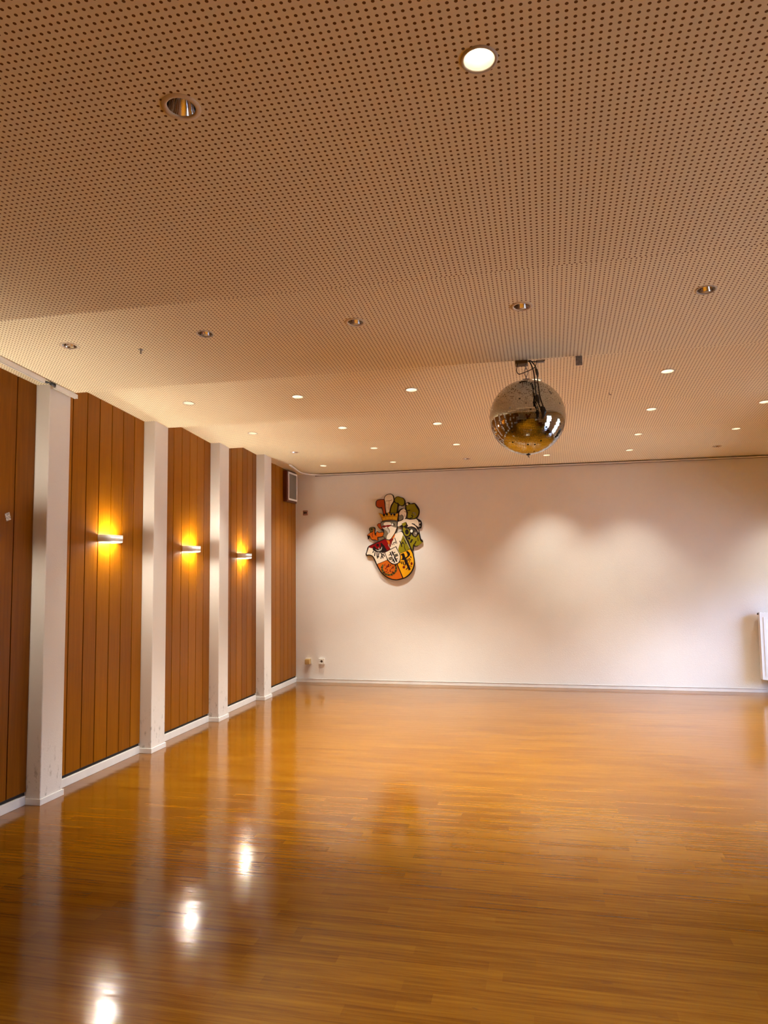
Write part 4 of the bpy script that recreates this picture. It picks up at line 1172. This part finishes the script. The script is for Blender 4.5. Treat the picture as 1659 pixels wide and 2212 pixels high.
rail_straight('curtain_rail', 3.25, 4.385, 0.150, 'longer white curtain rail ending at the first pillar', True)
rail_straight('curtain_rail', 4.505, 4.752, 0.150, 'short white curtain rail piece across the front of the first pillar', True)
b = MB()
zc = strip_z(5, 4.44) - 0.018
b.tube(smooth_path([(0.150, 4.380, zc), (0.158, 4.41, zc - 0.002), (0.154, 4.44, zc + 0.004), (0.150, 4.47, zc + 0.002), (0.150, 4.508, zc)]), [0.009] * 8 + [0.006] * 8 + [0.011] * 9, 8)
o = b.build('rail_connector', m_black)
tag(o, 'short black connector bridging the two curtain rails at the first pillar', 'connector')

b = MB()                    # rail that turns the corner and runs along the far wall
path = [(0.245, 8.98), (0.218, 9.25), (0.190, 9.55), (0.172, 9.75)]
cxr, cyr, rr = 0.172 + 0.27, 9.78, 0.27
for i in range(9):
    a = math.pi - (math.pi / 2) * i / 8
    path.append((cxr + rr * math.cos(a), cyr + rr * math.sin(a) * 1.0))
path += [(0.9, 10.053), (2.0, 10.054), (4.0, 10.055), (6.0, 10.055), (XR - 0.01, 10.055)]
path = [p for p in path if p[1] > 9.26]
path = [(0.225, 9.215)] + path
hg, hw = 0.011, 0.011
secs = []
for i, (x, y) in enumerate(path):
    a, c = path[max(i - 1, 0)], path[min(i + 1, len(path) - 1)]
    d = Vector((c[0] - a[0], c[1] - a[1], 0)).normalized()
    nrm = Vector((-d.y, d.x, 0))
    z = strip_z(9, y) - 0.016
    secs.append([b.bm.verts.new(Vector((x, y, z)) + nrm * s * hw + Vector((0, 0, q))) for s, q in ((1, 0), (-1, 0), (-1, -0.016), (1, -0.016))])
for A, B in zip(secs[:-1], secs[1:]):
    for i in range(4):
        b.bm.faces.new([A[i], B[i], B[(i + 1) % 4], A[(i + 1) % 4]])
b.bm.faces.new(secs[0])
b.bm.faces.new(secs[-1][::-1])
o = b.build('curtain_rail', m_white, None, recalc=True)
tag(o, 'long white curtain rail curving round the corner and along the far wall', 'curtain rail')
b = MB()
b.box(0.30, XR, YB - 0.010, YB, 2.984, 3.030)  # dark colour paints in the shade behind the rail
tag(b.build('rail_shadow_strip', plain('painted_rail_shade', (0.10, 0.06, 0.045), 0.8)), 'dark strip painting in the shadow behind the far-wall curtain rail', kind='structure')

# ------------------------------------------------------------------ wall speaker
sp = empty('wall_speaker', (0.0, 9.76, 2.80))
tag(sp, 'white-framed wall loudspeaker high on the last wood panel', 'speaker')
b = MB()
b.box(0.0, 0.062, -0.205, 0.190, -0.225, 0.215)
b.build('cabinet', plain('dark_red_wood', (0.10, 0.022, 0.008), 0.4), sp, 0.004, 2)
b = MB()
for y0, y1, z0, z1 in ((-0.172, 0.185, 0.175, 0.200), (-0.172, 0.185, -0.200, -0.175), (-0.172, -0.150, -0.175, 0.175), (0.163, 0.185, -0.175, 0.175)):
    b.box(0.062, 0.074, y0, y1, z0, z1)
b.build('grille_frame', m_white, sp, 0.002, 1)
b = MB()
b.box(0.062, 0.067, -0.150, 0.163, -0.175, 0.175)
b.build('grille', plain('grey_speaker_cloth', (0.20, 0.17, 0.125), 0.9, 0, 0.2, 400), sp)

# ------------------------------------------------------------------ sockets and plates on the far wall
s1 = empty('wall_socket', (0.190, YB, 0.300))
tag(s1, 'yellowed box-like socket low on the far wall, left of the round-holed one', 'socket', 'wall sockets by the corner')
b = MB()
b.box(-0.045, 0.045, -0.012, 0.0, -0.042, 0.042)
b.build('plate', m_socket, s1, 0.003, 2)
b = MB()
b.box(-0.036, 0.036, -0.080, -0.012, -0.040, 0.034)
b.build('adapter', m_yellowed, s1, 0.008, 3)
s2 = empty('wall_socket', (0.390, YB, 0.300))
tag(s2, 'white square socket with a round dark hole low on the far wall', 'socket', 'wall sockets by the corner')
b = MB()
for x0, x1, z0, z1 in ((-0.040, 0.040, 0.022, 0.040), (-0.040, 0.040, -0.040, -0.022), (-0.040, -0.022, -0.022, 0.022), (0.022, 0.040, -0.022, 0.022)):
    b.box(x0, x1, -0.030, 0.0, z0, z1)
n = 24
sq, ci = [], []
for i in range(n):
    a = 2 * math.pi * i / n + math.pi / 4
    ca, sa = math.cos(a), math.sin(a)
    t = 0.022 / max(abs(ca), abs(sa))
    sq.append((t * ca, -0.030, t * sa))
    ci.append((0.0195 * ca, -0.030, 0.0195 * sa))
for i in range(n):
    j = (i + 1) % n
    b.face([sq[i], sq[j], ci[j], ci[i]])
    b.face([ci[i], ci[j], (ci[j][0], -0.006, ci[j][2]), (ci[i][0], -0.006, ci[i][2])])
b.build('plate', m_socket, s2)
b = MB()
b.prism([(0.0195 * math.cos(2 * math.pi * i / 20), 0.0195 * math.sin(2 * math.pi * i / 20)) for i in range(20)], -0.008, -0.004)
b.build('socket_well', plain('brown_socket_well', (0.10, 0.055, 0.02), 0.5), s2)

b6 = empty('wall_switch_plate', (0.148, YB, 2.448))
tag(b6, 'small reddish plate with two dark dots high near the corner', 'switch')
b = MB()
b.box(-0.036, 0.036, -0.018, 0.0, -0.036, 0.036)
b.build('plate', plain('reddish_plate', (0.33, 0.17, 0.12), 0.5), b6, 0.003, 2)
b = MB()
for s in (-1, 1):
    b.box(s * 0.013 - 0.009, s * 0.013 + 0.009, -0.022, -0.018, -0.012, 0.012)
b.build('button', m_dark, b6, 0.002, 1)

# paper tag stuck on the first wood panel
t = NT('printed_paper')
nz = t.noise(t.mapping((1, 1, 1)), 95.0, 3)
t.set(Base_Color=t.ramp(nz, [(0.42, (0.34, 0.31, 0.28)), (0.56, (0.72, 0.66, 0.58))]), Roughness=0.7)
b = MB()
b.box(0.0, 0.0015, -0.0225, 0.0225, -0.027, 0.027)
o = b.build('paper_sticker', t.m)
o.location = (0.0002, 4.253, 1.994)
o.rotation_euler = (R(20), 0, 0)
tag(o, 'small tilted pale paper sticker on the leftmost wood panel', 'sticker')

# ------------------------------------------------------------------ radiator
rd = empty('radiator', (6.60, YB - 0.075, 0.590))
tag(rd, 'white panel radiator on the far wall at the right edge', 'radiator')
W2, H2 = 0.42, 0.417
b = MB()
b.box(-W2, W2, -0.045, -0.033, -H2, H2)
for i in range(11):
    x = -W2 + 0.055 + i * 0.073
    b.box(x - 0.018, x + 0.018, -0.049, -0.045, -H2 + 0.05, H2 - 0.055)
b.build('front_panel', m_rad, rd, 0.003, 2)
b = MB()
b.box(-W2, W2, 0.030, 0.042, -H2, H2)
b.build('rear_panel', m_rad, rd, 0.003, 2)
for s in (-1, 1):
    b = MB()
    b.box(s * (W2 - 0.004), s * W2 + s * 0.002, -0.047, 0.044, -H2 + 0.004, H2 + 0.004)
    b.build('side_cover', m_rad, rd, 0.001, 1, recalc=True)
b = MB()
for i in range(24):
    x = -W2 + 0.02 + i * 0.0345
    b.box(x, x + 0.022, -0.032, 0.029, H2 - 0.004, H2 + 0.002)
b.build('top_grille', m_rad, rd)
b = MB()
b.tube([(-W2 - 0.002, 0.0, H2 - 0.018), (-W2 - 0.020, 0.0, H2 - 0.018)], 0.009, 10)
b.build('vent_plug', m_dark, rd)
for s in (-1, 1):
    b = MB()
    b.box(s * 0.25 - 0.02, s * 0.25 + 0.02, 0.040, 0.076, -0.30, 0.30)
    b.build('wall_bracket', m_rad, rd)

# ------------------------------------------------------------------ painted coat of arms
CC = {'white': (0.80, 0.70, 0.56), 'lightwhite': (0.86, 0.83, 0.78), 'silver': (0.52, 0.47, 0.40), 'grey': (0.20, 0.16, 0.11), 'darkgrey': (0.07, 0.055, 0.045),
      'black': (0.014, 0.008, 0.008), 'brown': (0.17, 0.06, 0.014), 'red': (0.24, 0.003, 0.004), 'darkred': (0.17, 0.006, 0.005), 'scarlet': (0.42, 0.060, 0.008),
      'orange': (0.62, 0.135, 0.008), 'yellow': (0.86, 0.42, 0.008), 'gold': (0.62, 0.31, 0.010), 'green': (0.24, 0.21, 0.006), 'olive': (0.15, 0.115, 0.02)}
CM = {k: plain('crest_' + k, v, 0.5, 0, 0.05, 12, 0.15) for k, v in CC.items()}
crest = empty('coat_of_arms', CREST_ORIGIN)
tag(crest, 'painted wooden coat of arms with shield, helmet, crown and plumes on the far wall', 'coat of arms')
DEP = {'shield': 0.032, 'inner_shield': 0.036, 'crown': 0.036, 'helmet': 0.034, 'red_plume': 0.029, 'white_plume': 0.031, 'green_plume': 0.029,
       'red_mantling': 0.027, 'green_mantling': 0.027}


def round_outline(pts, k=3):
    """closed spline through the points that keeps sharp corners"""
    P = [Vector(p) for p in pts]
    n = len(P)
    T = []
    for i in range(n):
        u, v = P[i] - P[i - 1], P[(i + 1) % n] - P[i]
        sharp = u.angle(v, 0.0) > R(62)
        m = min(u.length, v.length)
        T.append(Vector((0, 0)) if sharp else (u + v).normalized() * m)
    out = []
    for i in range(n):
        a, b_, ta, tb = P[i], P[(i + 1) % n], T[i], T[(i + 1) % n]
        for j in range(k):
            t = j / k
            out.append(tuple(a * (2 * t ** 3 - 3 * t * t + 1) + ta * (t ** 3 - 2 * t * t + t) + b_ * (3 * t * t - 2 * t ** 3) + tb * (t ** 3 - t * t)))
    return out
for part, shapes in CREST.items():
    d = DEP[part]
    names = []
    b = MB()
    for s, (lay, cn, pts, soft) in enumerate(shapes):
        if soft: pts = round_outline(pts)
        if cn not in names: names.append(cn)
        mi = names.index(cn)
        if lay == 'plate':
            b.prism(pts, -d, -0.001, mi)
        else:
            top = -d - 0.0008 * lay - 0.00001 * s
            b.prism(pts, top, -d + 0.0005, mi)
    b.build(part, [CM[c] for c in names], crest)
